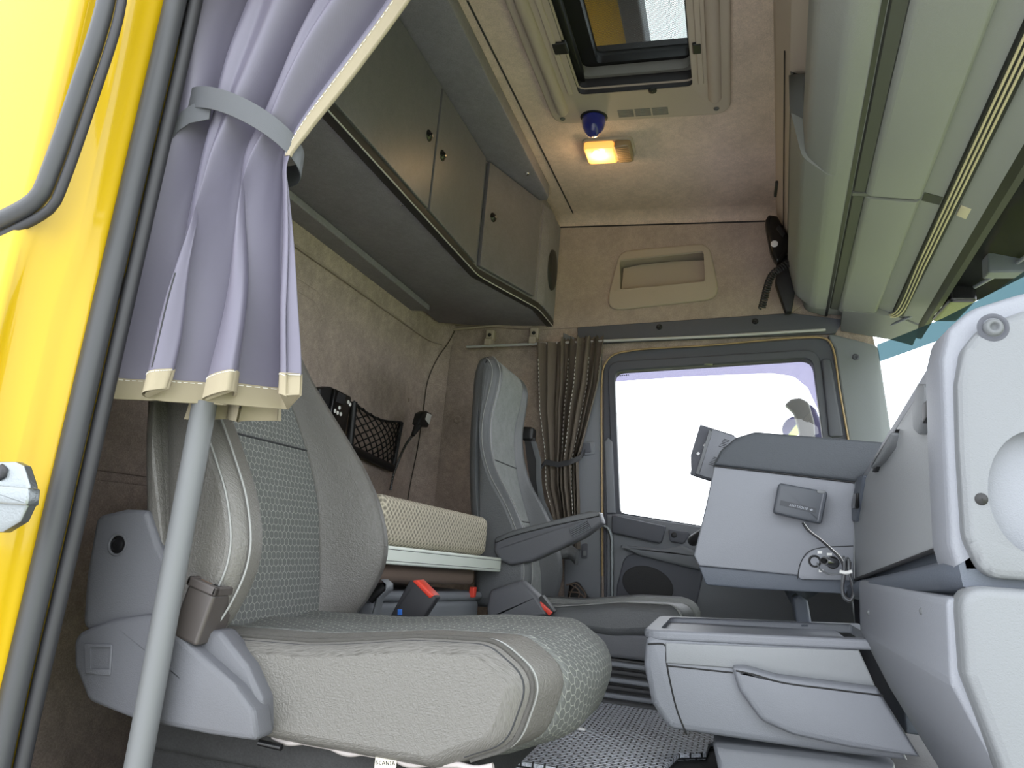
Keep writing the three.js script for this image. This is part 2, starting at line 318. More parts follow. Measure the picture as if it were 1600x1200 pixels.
// ---------- driver side wall ----------
const WZ = -1.1;
const winPx = [[957, 577, 0.04], [1272, 556, 0.05], [1287, 670, 0], [1312, 862, 0.03], [1090, 823, 0], [966, 803, 0.03]];
const winHole = roundPoly(pz(winPx, WZ));
const pocketPx = [[966, 406, 0.02], [1102, 391, 0.02], [1105, 444, 0.02], [967, 457, 0.02]];
const pocketHole = roundPoly(pz(pocketPx, WZ));
{
  const out = [[-1.42, -0.06], [0.62, -0.06], [0.575, 0.9], [0.55, 1.18], [0.512, 1.472], [0.50, 1.53], [0.46, 2.11], [-1.42, 2.11]];
  const big = insetPoly(winHole, -0.03);
  const w = struct('wall_left', extr('z', out, -1.2, -1.112, 0, [big, insetPoly(pocketHole, -0.01)]), M.rear, 'driver side wall of the cab with window opening');
  // beige upper lining with storage pocket
  const b = [hz(840, 515, WZ), hz(905, 512, WZ), hz(1235, 490, WZ), hz(1262, 470, WZ)];
  part('side_lining', extr('z', [[-1.29, 1.56], ...b.map((p) => [p.x, p.y]), [0.30, 2.003], [-1.29, 2.003]], -1.116, -1.098, 0.003, [pocketHole]), M.sidePan, w, 'beige felt side lining');
  part('lining_gap', box(-0.85, 0.16, 2.0, 2.012, -1.112, -1.104, 0.001, 1), M.seam, w);
  const fr = roundPoly(pz([[945, 488, 0.06], [968, 394, 0.06], [1108, 381, 0.06], [1126, 468, 0.06]], WZ));
  part('pocket_frame', extr('z', fr, -1.102, -1.086, 0.007, [pocketHole]), M.beigePl, w, 'beige plastic frame of the storage pocket');
  const ph = pocketHole, zs = [-1.10, -1.13, -1.17, -1.18];
  part('pocket_bowl', loft([ph, ph, insetPoly(ph, 0.006), insetPoly(ph, 0.012)].map((s, i) => resample(s, 48).map(([x, y]) => [x, y, zs[i]])), true, 'end'), M.beigePl, w);
  const lip = [[970, 457], [974, 419], [1000, 413], [1050, 408], [1103, 406], [1105, 444]];
  part('pocket_liner', extr('z', pz(lip, -1.15), -1.172, -1.15, 0.003), M.beigePl, w);
  // rear side panel below the cabinet, behind the seat
  part('rear_side_panel', extr('z', pz([[700, 516], [904, 512], [903, 1010], [640, 1010]], WZ), -1.118, -1.106, 0.002), M.rear, w);
  part('edge_strip', tube([[708, 515], [760, 510], [858, 503]].map(([u, v]) => hz(u, v, -1.09)), 0.005, 6), M.beigePl, w);
}
{
  const t = struct('trim_1', extr('z', roundPoly(pz([[903, 512], [1235, 490], [1318, 500], [1305, 522], [1000, 534], [903, 540]], WZ)), -1.108, -1.090, 0.004), M.darkPl, 'dark grey trim strip with two screws above the driver door');
  for (const [u, v] of [[1030, 511], [1180, 502]]) screw(hz(u, v, -1.09), [0, 0, 1], 0.012, t);
}
{ // pillar between door and windscreen
  const t = struct('trim_2', extr('z', roundPoly(pz([[1290, 519, 0.02], [1372, 540, 0.03], [1381, 600], [1392, 670], [1400, 900], [1352, 900], [1326, 690], [1305, 545, 0.03]], -1.085)), -1.125, -1.082, 0.008), M.pillar, 'grey plastic windscreen pillar trim with a screw');
  screw(hz(1337, 558, -1.082), [0, 0, 1], 0.013, t, M.darkPl);
}
{ // pillar behind the driver door
  const t = struct('trim_3', extr('z', roundPoly(pz([[880, 520], [940, 545], [938, 600], [939, 1010], [882, 1010]], -1.09)), -1.12, -1.085, 0.006), M.doorPl, 'grey plastic pillar trim behind the driver door');
  part('adjuster_plate', extr('z', roundPoly(pz([[906, 691, 0.01], [930, 689, 0.01], [930, 710, 0.01], [907, 712, 0.01]], -1.08)), -1.088, -1.074, 0.003), M.doorPl, t);
  part('adjuster_button', extr('z', roundPoly(pz([[910, 693, 0.005], [922, 692, 0.005], [924, 707, 0.005], [910, 707, 0.005]], -1.074)), -1.078, -1.069, 0.002), M.darkPl, t);
  part('switch_plate', extr('z', roundPoly(pz([[909, 850, 0.006], [918, 849, 0.006], [918, 872, 0.006], [908, 872, 0.006]], -1.08)), -1.088, -1.077, 0.002), M.darkPl, t);
  part('switch_rocker', extr('z', roundPoly(pz([[911, 861, 0.003], [916, 861, 0.003], [916, 869, 0.003], [911, 869, 0.003]], -1.077)), -1.078, -1.073, 0.001), M.dashLite, t);
}
{ // driver door
  const o = roundPoly(pz([[943, 551, 0.09], [1296, 527, 0.06], [1326, 680], [1352, 870], [1352, 1050], [944, 1050]], WZ));
  const d = struct('door_1', extr('z', o, -1.125, -1.096, 0.004, [winHole]), M.darkPl, 'dark grey driver door with window and speaker');
  const inner = roundPoly(pz([[950, 566, 0.05], [1279, 546, 0.06], [1300, 690], [1318, 875, 0.03], [1090, 835], [958, 815, 0.03]], WZ));
  part('window_frame', extr('z', inner, -1.11, -1.088, 0.006, [winHole]), M.darkPl, d);
  part('window_reveal', loft([[winHole, -1.09], [winHole, -1.19], [insetPoly(winHole, -0.02), -1.19], [insetPoly(winHole, -0.02), -1.10]].map(([s, z]) => s.map(([x, y]) => [x, y, z])), true, false), M.black, d);
  part('blind_catch', box(hz(1100, 567, -1.1).x, hz(1114, 567, -1.1).x, hz(1100, 569, -1.1).y, hz(1100, 562, -1.1).y, -1.12, -1.09, 0.002), M.black, d);
  part('front_frame_pad', extr('z', roundPoly(pz([[1283, 560, 0.03], [1298, 560, 0.02], [1318, 682, 0.01], [1295, 683, 0.01]], -1.085)), -1.10, -1.078, 0.008), M.darkPl, d);
  const seal = [[941, 900], [940, 700], [940, 600], [943, 574], [956, 556], [985, 548], [1100, 540], [1280, 527], [1294, 531], [1302, 546], [1312, 610], [1326, 690]];
  part('door_seal', tube(seal.map(([u, v]) => hz(u, v, -1.08)), 0.0036, 8, 120), M.gold, d, 'thin tan seal around the door');
  part('rear_frame_pad', extr('z', roundPoly(pz([[944, 690, 0.01], [950, 684], [957, 690, 0.02], [962, 802], [948, 802]], -1.085)), -1.10, -1.082, 0.005), M.doorPl, d);
  part('lower_panel', extr('z', roundPoly(pz([[948, 804], [966, 803], [1090, 822], [1320, 862], [1350, 1040], [948, 1040]], -1.08)), -1.11, -1.075, 0.008), M.doorPl, d);
  part('padded_rest', extr('z', roundPoly(pz([[956, 804, 0.01], [1041, 822, 0.008], [1033, 850, 0.015], [956, 833, 0.01]], -1.06)), -1.08, -1.05, 0.008), M.darkPl, d);
  const hb = part('handle_bowl', extr('z', roundPoly(pz([[1044, 826, 0.01], [1080, 832, 0.01], [1068, 850, 0.015], [1046, 846, 0.015]], -1.06)), -1.08, -1.055, 0.005), M.darkPl, d);
  part('knob', lathe([[0.001, 0.006], [0.009, 0.006], [0.011, 0.0]], hz(1053, 836, -1.055), [0, 0, 1], 18), M.rubberD, hb);
  part('armrest_ledge', extr('z', roundPoly(pz([[960, 850, 0.01], [1040, 858, 0.01], [1066, 852, 0.02], [1100, 868, 0.01], [1096, 892, 0.01], [1000, 868, 0.02]], -1.05)), -1.08, -1.035, 0.01), M.doorPl, d);
  part('speaker_panel', extr('z', roundPoly(pz([[962, 945, 0.02], [964, 915, 0.02], [976, 868, 0.05], [1000, 864, 0.03], [1100, 892, 0.03], [1085, 960, 0.03]], -1.07)), -1.08, -1.062, 0.006), M.darkPl, d);
  const c = hz(1012, 914, -1.06), e = []; for (let k = 0; k < 40; k++) { const a = k / 40 * Math.PI * 2, x = Math.cos(a) * 0.098, y = Math.sin(a) * 0.068, q = -0.22; e.push([c.x + x * Math.cos(q) - y * Math.sin(q), c.y + x * Math.sin(q) + y * Math.cos(q)]); }
  const spk = mat('#3c3c3e', { roughness: 0.8 }); spk.bumpMap = T.speaker; spk.bumpScale = 0.002;
  part('speaker_grille', extr('z', e, -1.064, -1.052, 0.004), spk, d);
}
struct('window_1', extr('z', insetPoly(winHole, -0.005), -1.152, -1.148), M.glass, 'clear side window of the driver door');

// ---------- ceiling with roof hatch ----------
const HX0 = -0.505, HX1 = -0.142, HZ0 = -0.142, HZ1 = 0.62;
{
  const hole = roundPoly([[HX0, HZ0], [HX0, HZ1], [HX1, HZ1], [HX1, HZ0]].map(([x, z]) => [x, z, 0.03]));
  const c = struct('ceiling', extr('y', [[-1.42, -1.2], [0.7, -1.2], [0.7, 1.2], [-1.42, 1.2]], 2.05, 2.12, 0, [hole]), M.headliner, 'beige felt headliner of the cab roof');
  // coved edge towards the driver side
  const cove = []; for (let k = 0; k <= 8; k++) { const a = k / 8 * Math.PI / 2; cove.push([-1.108 + 0.10 * (1 - Math.cos(a)), 2.01 + 0.042 * Math.sin(a)]); }
  part('coved_edge', boxUV(loft([-1.35, 0.28].map((x) => cove.map(([z, y]) => [x, y, z])), false, false)), M.headliner, c);
  part('groove', tube([hy(730, 0, 2.05), hy(815, 170, 2.05), hy(898, 338, 2.05)].map((p) => p.setY(2.0495)), 0.003, 6, 30), M.seam, c);
  part('hatch_panel', extr('y', roundPoly([[-0.612, -0.30], [-0.612, 0.85], [-0.04, 0.85], [-0.04, -0.305]].map(([x, z]) => [x, z, 0.06])), 2.028, 2.052, 0.008, [hole]), M.beigePl, c, 'beige plastic surround of the roof hatch');
  for (const [x, z0] of [[-0.567, -0.235], [-0.086, -0.225]]) part('blind_roll', lathe([[0.001, 0], [0.014, 0.006], [0.02, 0.02], [0.02, 1.0]], [x, 2.03, z0], [0, 0, 1], 20), M.beigePl, c);
  for (const [x, z] of [[-0.577, -0.262], [-0.083, -0.265]]) screw(V3(x, 2.028, z), [0, -1, 0], 0.009, c, M.overD);
  for (const x of [-0.522, -0.124]) part('blind_rail', box(x - 0.008, x + 0.008, 2.022, 2.03, -0.12, 0.7, 0.003), M.beigePl, c);
  part('blind_clip', box(-0.526, -0.485, 2.02, 2.034, 0.085, 0.135, 0.004), M.black, c);
  part('blind_clip', box(-0.142, -0.118, 2.02, 2.034, 0.03, 0.075, 0.004), M.black, c);
  part('catch', lathe([[0.001, 0.006], [0.012, 0.006], [0.014, 0]], [-0.27, 2.03, -0.14], [0, -1, 0], 16), M.black, c);
  for (let g = 0; g < 3; g++) for (let k = 0; k < 6; k++) part('vent_slat', box(-0.392 + g * 0.055, -0.342 + g * 0.055, 2.0268, 2.029, -0.278 + k * 0.0075, -0.2745 + k * 0.0075, 0.001, 1), M.overD, c);
}
{
  const ringPts = (d) => roundPoly([[HX0 + d, HZ0 + d], [HX0 + d, HZ1 - d], [HX1 - d, HZ1 - d], [HX1 - d, HZ0 + d]].map(([x, z]) => [x, z, 0.03]));
  const w = struct('window_2', null, null, 'roof hatch with perforated dark glass');
  part('hatch_well', extr('y', insetPoly(ringPts(0), -0.03), 2.034, 2.20, 0, [ringPts(0.002)]), M.cabEdge, w);
  const shelf = [[HX0, HZ0], [HX0, HZ1], [HX0 + 0.022, HZ1], [HX0 + 0.022, HZ0]];
  part('folded_blind', extr('y', shelf.map(([x, z]) => [x, z]), 2.075, 2.10, 0.003), M.black, w);
  const bandM = mat('#77756f', { roughness: 0.6 });
  part('sill_band', extr('y', ringPts(0.004), 2.085, 2.118, 0, [ringPts(0.016)]), bandM, w);
  part('glass_frame', extr('y', ringPts(0.004), 2.12, 2.16, 0.004, [roundPoly([[-0.447, -0.118], [-0.447, 0.6], [-0.16, 0.6], [-0.16, -0.118]].map(([x, z]) => [x, z, 0.02]))]), M.black, w);
  part('pane', boxUV(new THREE.PlaneGeometry(0.335, 0.75).rotateX(Math.PI / 2).translate(-0.312, 2.151, 0.236)), new THREE.MeshPhysicalMaterial({ color: '#cfd8d4', transmission: 1, thickness: 0, roughness: 0.02, ior: 1.45, side: 2 }), w);
  part('perforated_film', boxUV(new THREE.PlaneGeometry(0.335, 0.74).rotateX(Math.PI / 2).translate(-0.312, 2.148, 0.236)), new THREE.MeshStandardMaterial({ color: '#1b1c1c', roughness: 0.8, alphaMap: T.perf, transparent: true, side: 2 }), w);
}
{ // wind deflector on the roof outside, seen through the hatch
  const t = thing('roof_deflector', 'yellow wind deflector on the roof seen through the hatch glass', 'deflector');
  part('shell', extr('z', [[-1.4, 2.42], [-0.40, 2.42], [-0.42, 2.50], [-1.0, 2.85], [-1.4, 2.90]], -0.9, 0.9, 0.02), M.yellow, t);
  part('support', box(-0.40, -0.33, 2.36, 2.46, -0.9, 0.9, 0.01), M.darkPl, t);
}

// ---------- passenger side wall: rear pillar, header and sill; the door opening is free ----------
{
  const w = struct('wall_right', [
    extr('z', [[-1.42, -0.06], [-0.955, -0.06], [-0.955, 0.3], [-0.93, 1.0], [-0.905, 1.6], [-0.905, 2.12], [-1.42, 2.12]], 1.06, 1.10, 0.002),
    box(-0.91, 0.7, 1.60, 2.12, 1.05, 1.20, 0.01), box(-1.42, 0.75, -0.16, -0.02, 1.0, 1.20, 0.01)], M.rear, 'passenger side wall around the open doorway');
  void w;
}
{ // painted door jamb and outer skin
  const ys = [-0.5, 0.55, 0.62, 0.70, 0.92, 1.0, 1.05, 1.12, 2.1];
  const xr = (y) => lerp(-0.952, -0.899, clamp((y - 0.3) / 1.2));
  const plan = [[0, 1.055], [-0.004, 1.10], [-0.012, 1.112], [-0.018, 1.13], [-0.02, 1.15], [-0.045, 1.162], [-0.05, 1.19], [-0.056, 1.204], [-0.07, 1.21], [-0.30, 1.212], [-0.6, 1.212]];
  const secs = ys.map((y) => plan.map(([x, z], i) => { const k = i >= 3 && i <= 6 ? -0.012 * sst(0.6, 0.7, y) * (1 - sst(0.92, 1.06, y)) : 0; return [xr(y) + x + k, y, z]; }));
  const w = struct('wall_outside', boxUV(loft(secs, false, false)), M.yellow, 'glossy yellow outer skin and door jamb of the cab');
  const rs = (pts, r, m, n) => part(n, tube(pts, r, 10, 80), m, w);
  const jamb = (y, x, z) => [xr(y) + x, y, z];
  rs([-0.3, 0.3, 0.6, 0.9, 1.2, 1.5, 1.8].map((y) => jamb(y, 0.006, 1.100)), 0.017, M.rubber, 'door_seal_bulb');
  rs([-0.3, 0.3, 0.6, 0.9, 1.2, 1.5, 1.8].map((y) => jamb(y, 0.022, 1.075)), 0.011, M.rubberD, 'door_seal_lip');
  const q = [[172, -90], [166, 0], [120, 150], [78, 270], [62, 306], [44, 322], [10, 340], [-60, 372], [-300, 470], [-560, 575]];
  rs(q.map(([u, v]) => hz(u, v, 1.214)), 0.0125, M.rubber, 'outer_moulding');
  rs(q.map(([u, v]) => hz(u + 22, v + 14, 1.205)), 0.007, M.rubberD, 'outer_moulding_lip');
}
{ // latch striker on the jamb
  const t = thing('door_striker', 'zinc door latch striker bolted to the yellow door jamb', 'striker');
  const o = [[-40, 722], [30, 722], [42, 728], [52, 758], [52, 785], [38, 815], [10, 832], [-40, 832]];
  part('plate', extr('z', roundPoly(pz(o, 1.215)), 1.206, 1.222, 0.004), M.steel, t);
  part('strike_bar', extr('z', roundPoly(pz([[-40, 755, 0.004], [50, 763, 0.003], [47, 790, 0.003], [-40, 784, 0.004]], 1.232)), 1.218, 1.238, 0.003), M.steel, t);
  part('bolt', lathe([[0.001, 0.006], [0.008, 0.006], [0.011, 0.002], [0.011, -0.002]], hz(2, 738, 1.222), [0, 0, 1], 6), M.rubberD, t);
}

// ---------- windscreen ----------
const WSX = [[0, 0.75], [0.25, 0.736], [0.43, 0.71], [0.69, 0.64], [0.86, 0.572], [1.02, 0.504], [1.08, 0.478]];
const wsx = (z) => { const a = Math.abs(z); for (let i = 1; i < WSX.length; i++) if (a <= WSX[i][0]) return lerp(WSX[i - 1][1], WSX[i][1], (a - WSX[i - 1][0]) / (WSX[i][0] - WSX[i - 1][0])); return 0.478; };
const wsz = Array.from({ length: 37 }, (_, k) => -1.028 + 2.056 * k / 36);
{
  const row = (y, d = 0) => wsz.map((z) => [wsx(z) + (1.47 - y) * 0.13 + d, y, z]);
  const smooth = (a, b) => loft([a, b], false, false);
  const w = struct('window_3', smooth(row(0.62), row(1.405)), M.glass, 'large curved windscreen with a blue tinted band along its top');
  part('tinted_band', smooth(row(1.405), row(1.47)), new THREE.MeshPhysicalMaterial({ color: '#56737b', transmission: 0.5, thickness: 0, roughness: 0.2, ior: 1.45, side: 2 }), w, 'pale blue tinted band of the windscreen');
  part('upper_pane', smooth(row(1.47), wsz.map((z) => [Math.min(0.585 - 0.05 * z, wsx(z)), 1.53, z])), new THREE.MeshPhysicalMaterial({ color: '#ffffff', transmission: 1, thickness: 0, roughness: 0, ior: 1.08, side: 2 }), w);
}
// ---------- seats ----------
const crom = (pts, n, closed = false) => new THREE.CatmullRomCurve3(pts.map((p) => V3(p[0], p[1], 0)), closed, 'centripetal').getPoints(n).map((p) => [p.x, p.y]);
function backOutline(front, back) {              // front: bottom to top, back: top to bottom
  const f = crom(front, 40), b = crom([...back].reverse(), 24);
  return [...f, ...b.slice(1)];
}
// one band of a cushion or backrest: sections between z0 and z1, pulled in at its ends by e0 / e1 over a radius
function band(outlineAt, z0, z1, e0, e1, warp, r0 = e0 * 1.6, r1 = e1 * 1.6) {
  const zs = [];
  for (let k = 0; k <= 5; k++) { const a = k / 5 * Math.PI / 2; zs.push([z0 + r0 * (1 - Math.cos(a)), e0 * (1 - Math.sin(a))]); }
  for (let k = 1; k < 10; k++) zs.push([lerp(z0 + r0, z1 - r1, k / 10), 0]);
  for (let k = 0; k <= 5; k++) { const a = k / 5 * Math.PI / 2; zs.push([z1 - r1 * (1 - Math.sin(a)), e1 * (1 - Math.cos(a))]); }
  return loft(zs.map(([z, d]) => { const o = outlineAt(z); return (d > 1e-6 ? insetPoly(o, d) : o).map(([x, y]) => warp(x, y, z)); }), true, true);
}
function seatBack(S, parent) {
  const C = backOutline(S.center, S.back), B = backOutline(S.bolster, S.back);
  const out = (z) => { const d = Math.abs(z - S.zc), k = sst(S.hi - 0.005, S.hi + 0.06, d); return C.map((p, i) => [lerp(p[0], B[i][0], k), lerp(p[1], B[i][1], k)]); };
  const warp = (x, y, z) => [x, y, S.zc + (z - S.zc) * lerp(1, S.topw, sst(S.y0, S.y1, y))];
  const { zc, hi, hw } = S;
  part('back_panel', band(out, zc - hi, zc + hi, 0.005, 0.005, warp), S.insert, parent, S.insertLabel);
  part('side_bolster', band(out, zc + hi, zc + hw, 0.005, 0.032, warp), S.leather, parent);
  part('side_bolster', band(out, zc - hw, zc - hi, 0.032, 0.005, warp), S.leather, parent);
  for (const yq of S.seams) {                      // sewn lines across the panel
    const i = C.slice(0, 40).reduce((a, p, k) => (Math.abs(p[1] - yq) < Math.abs(C[a][1] - yq) ? k : a), 0);
    const l = []; for (let k = 0; k <= 10; k++) { const w = warp(C[i][0] + 0.0005, C[i][1], lerp(zc - hi + 0.004, zc + hi - 0.004, k / 10)); l.push(w); }
    part('seam', tube(l, 0.0022, 6), M.seam, parent);
  }
  for (const s of S.seamSides) {                   // stitched edge along the outer side of a bolster
    const l = [], l2 = []; for (let k = 2; k < 40; k += 2) { const q = insetPoly(out(zc + s * (hw - 0.02)), 0.0005); const w = warp(q[k][0], q[k][1], zc + s * (hw - 0.02)); l.push(w); const q2 = insetPoly(out(zc + s * hw), 0.0115), w2 = warp(q2[k][0] - 0.012, q2[k][1], zc + s * (hw - 0.0012)); l2.push(w2); }
    part('seam', tube(l, 0.0018, 6, 80), M.seamL, parent); part('seam', tube(l2, 0.0018, 6, 80), M.seamL, parent);
  }
}
{
  const t = thing('passenger_seat', 'grey leather passenger seat with honeycomb fabric panels beside the open door', 'seat');
  const zc = 0.655;
  seatBack({ zc, hi: 0.175, hw: 0.285, topw: 0.72, y0: 0.72, y1: 1.15, insert: M.hex, insertLabel: 'honeycomb patterned grey fabric', leather: M.leather, seams: [0.815], seamSides: [1],
    center: [[-0.83, 0.42], [-0.835, 0.50], [-0.85, 0.60], [-0.865, 0.68], [-0.90, 0.78], [-0.94, 0.87], [-0.985, 0.97], [-1.03, 1.10], [-1.055, 1.20], [-1.09, 1.235]],
    bolster: [[-0.815, 0.42], [-0.755, 0.50], [-0.725, 0.59], [-0.745, 0.68], [-0.795, 0.77], [-0.86, 0.86], [-0.94, 0.97], [-1.01, 1.10], [-1.045, 1.20], [-1.09, 1.235]],
    back: [[-0.90, 0.42], [-0.93, 0.62], [-0.98, 0.82], [-1.04, 1.0], [-1.10, 1.15], [-1.118, 1.215], [-1.09, 1.235]] }, t);
  // cushion
  const prof = resample(roundPoly([[-0.88, 0.335, 0.02], [-0.60, 0.328], [-0.32, 0.328, 0.05], [-0.21, 0.375, 0.06], [-0.182, 0.47, 0.05], [-0.25, 0.513, 0.06], [-0.40, 0.505, 0.1], [-0.62, 0.478, 0.1], [-0.88, 0.465, 0.02]], 0, 10), 110);
  const out = () => prof;
  const nose = (x, y, z) => { const d = Math.abs(z - zc) / 0.26; return [x - 0.095 * Math.pow(d, 2.4) * sst(-0.62, -0.25, x), y + 0.004 * Math.sin(z * 40), z]; };
  part('cushion_panel', band(out, zc - 0.165, zc + 0.175, 0.005, 0.005, nose), M.hex, t, 'honeycomb patterned grey fabric');
  part('cushion_bolster', band(out, zc + 0.175, 0.905, 0.005, 0.022, nose, 0.008, 0.03), M.leather, t);
  part('cushion_bolster', band(out, 0.405, zc - 0.165, 0.028, 0.008, nose), M.leather, t);
  for (const [d, zz, m] of [[0.0065, 0.893, M.seam], [0.0005, 0.879, M.seamL], [0.0005, 0.886, M.leather]]) {
    const q = insetPoly(prof, d), l = []; for (let k = 0; k < prof.length; k++) if (prof[k][1] > 0.345) { const w = nose(q[k][0], q[k][1], zz); if (w[0] > -0.80) l.push(w); }
    l.sort((a, b) => 0); part('seam', tube(l, m === M.leather ? 0.004 : 0.002, 6, 140), m, t);
  }
  const hem = []; for (let k = 0; k <= 40; k++) { const x = lerp(-0.66, -0.31, k / 40); hem.push([x, 0.331 + 0.012 * sst(-0.42, -0.30, x) - 0.005 * Math.max(0, Math.sin(k * 0.55)), 0.888]); }
  part('cover_hem', tube(hem, 0.005, 6, 120), mat('#a7a09e', { roughness: 0.8 }), t);
  part('side_cover', extr('z', roundPoly(pz([[117, 990, 0.03], [180, 967, 0.05], [245, 957, 0.05], [290, 1000, 0.01], [372, 1072, 0.01], [398, 1108, 0.01], [405, 1158, 0.008], [330, 1148], [215, 1125], [140, 1095, 0.03], [118, 1040, 0.03]], 0.955)), 0.912, 0.96, 0.008), M.seatPl, t);
  part('side_cover_wing', extr('z', roundPoly(pz([[268, 985, 0.02], [342, 985, 0.02], [386, 1040, 0.02], [409, 1092, 0.02], [410, 1156, 0.015], [300, 1140, 0.015]], 0.935)), 0.890, 0.935, 0.008), M.seatPl, t);
  const g = roundPoly(pz([[132, 1005, 0.004], [176, 1007, 0.004], [173, 1056, 0.004], [134, 1052, 0.004]], 0.961)), gi = roundPoly(pz([[141, 1010, 0.002], [174, 1010, 0.002], [172, 1047, 0.002], [142, 1046, 0.002]], 0.961));
  part('square_recess', extr('z', g, 0.9595, 0.9625, 0.001, [gi]), M.seatPl, t);
  part('recliner_cover', extr('z', roundPoly(pz([[152, 806, 0.02], [195, 796, 0.02], [232, 797, 0.015], [250, 850, 0.02], [270, 890, 0.02], [285, 985], [130, 985, 0.02], [136, 900]], 0.945)), 0.90, 0.95, 0.01), M.seatPl, t);
  const rc = hz(184, 851, 0.95);
  part('recliner_dial', [lathe([[0.0145, 0.001], [0.0165, 0.003], [0.0185, 0.001]], rc, [0, 0, 1], 24)], M.seatPl, t);
  part('recliner_screw', lathe([[0.001, 0.003], [0.007, 0.004], [0.009, 0.001], [0.014, 0.0005]], rc, [0, 0, 1], 20), M.blackG, t);
  part('seat_base', [box(-0.95, -0.40, 0.002, 0.30, 0.48, 0.84, 0.02), box(-0.92, -0.34, 0.27, 0.335, 0.46, 0.86, 0.01)], M.floor, t);
  part('slide_rail', [rod(hz(405, 1160, 0.90), hz(440, 1168, 0.90), 0.005, 8), box(-0.80, -0.42, 0.17, 0.20, 0.84, 0.87, 0.004)], M.blackG, t);
  // maker's tag under the cushion
  const cv = document.createElement('canvas'); cv.width = 256; cv.height = 256; const cx = cv.getContext('2d');
  cx.fillStyle = '#cfcabb'; cx.fillRect(0, 0, 256, 256); cx.fillStyle = '#191917'; cx.font = 'bold 62px sans-serif'; cx.textAlign = 'center'; cx.save(); cx.translate(128, 78); cx.rotate(-0.12); cx.scale(1.05, 1); cx.fillText('SCANIA', 0, 0); cx.restore();
  cx.fillStyle = '#b9b4a3'; for (let k = 0; k < 5; k++) cx.fillRect(30, 110 + k * 26, 190, 8);
  const tt = new THREE.CanvasTexture(cv); tt.colorSpace = THREE.SRGBColorSpace;
  const p0 = hz(588, 1183, 0.893), p1 = hz(619, 1187, 0.893), tg = new THREE.BoxGeometry(p1.x - p0.x + 0.002, 0.03, 0.0012); tg.translate((p0.x + p1.x) / 2, (p0.y + p1.y) / 2 - 0.0145, 0.893);
  part('fabric_tag', tg, new THREE.MeshPhysicalMaterial({ map: tt, roughness: 0.8 }), t, 'pale fabric tag with black lettering');
}
{ // belt buckle box on the near side of the passenger seat
  const t = thing('belt_buckle', 'dark brown empty seat belt buckle beside the passenger cushion near the door', 'belt buckle');
  const a = hz(338, 908, 0.93), b = hz(305, 998, 0.93), ax = a.clone().sub(b).normalize(), sx = V3(ax.y, -ax.x, 0), L = a.distanceTo(b), m = new THREE.Matrix4().makeBasis(sx, ax, V3(0, 0, 1)).setPosition(b);
  const bm = mat('#45403e', { roughness: 0.35 });
  const T4 = (g) => { g.applyMatrix4(m); return g; };
  part('housing', T4(box(-0.026, 0.026, 0, L - 0.012, -0.034, 0.03, 0.006)), bm, t);
  part('collar', T4(mrg(box(-0.028, 0.028, L - 0.014, L, 0.022, 0.033, 0.003), box(-0.028, 0.028, L - 0.014, L, -0.037, -0.026, 0.003), box(-0.028, -0.02, L - 0.014, L, -0.037, 0.033, 0.003), box(0.02, 0.028, L - 0.014, L, -0.037, 0.033, 0.003))), bm, t);
  part('release_button', T4(box(-0.02, 0.002, L - 0.011, L - 0.003, -0.027, 0.022, 0.002)), mat('#6b4f3a', { roughness: 0.3 }), t);
  for (let k = 0; k < 7; k++) part('rib', T4(box(0.006, 0.02, L - 0.010, L - 0.002, -0.025 + k * 0.0068, -0.0215 + k * 0.0068, 0.0008, 1)), M.blackG, t);
}
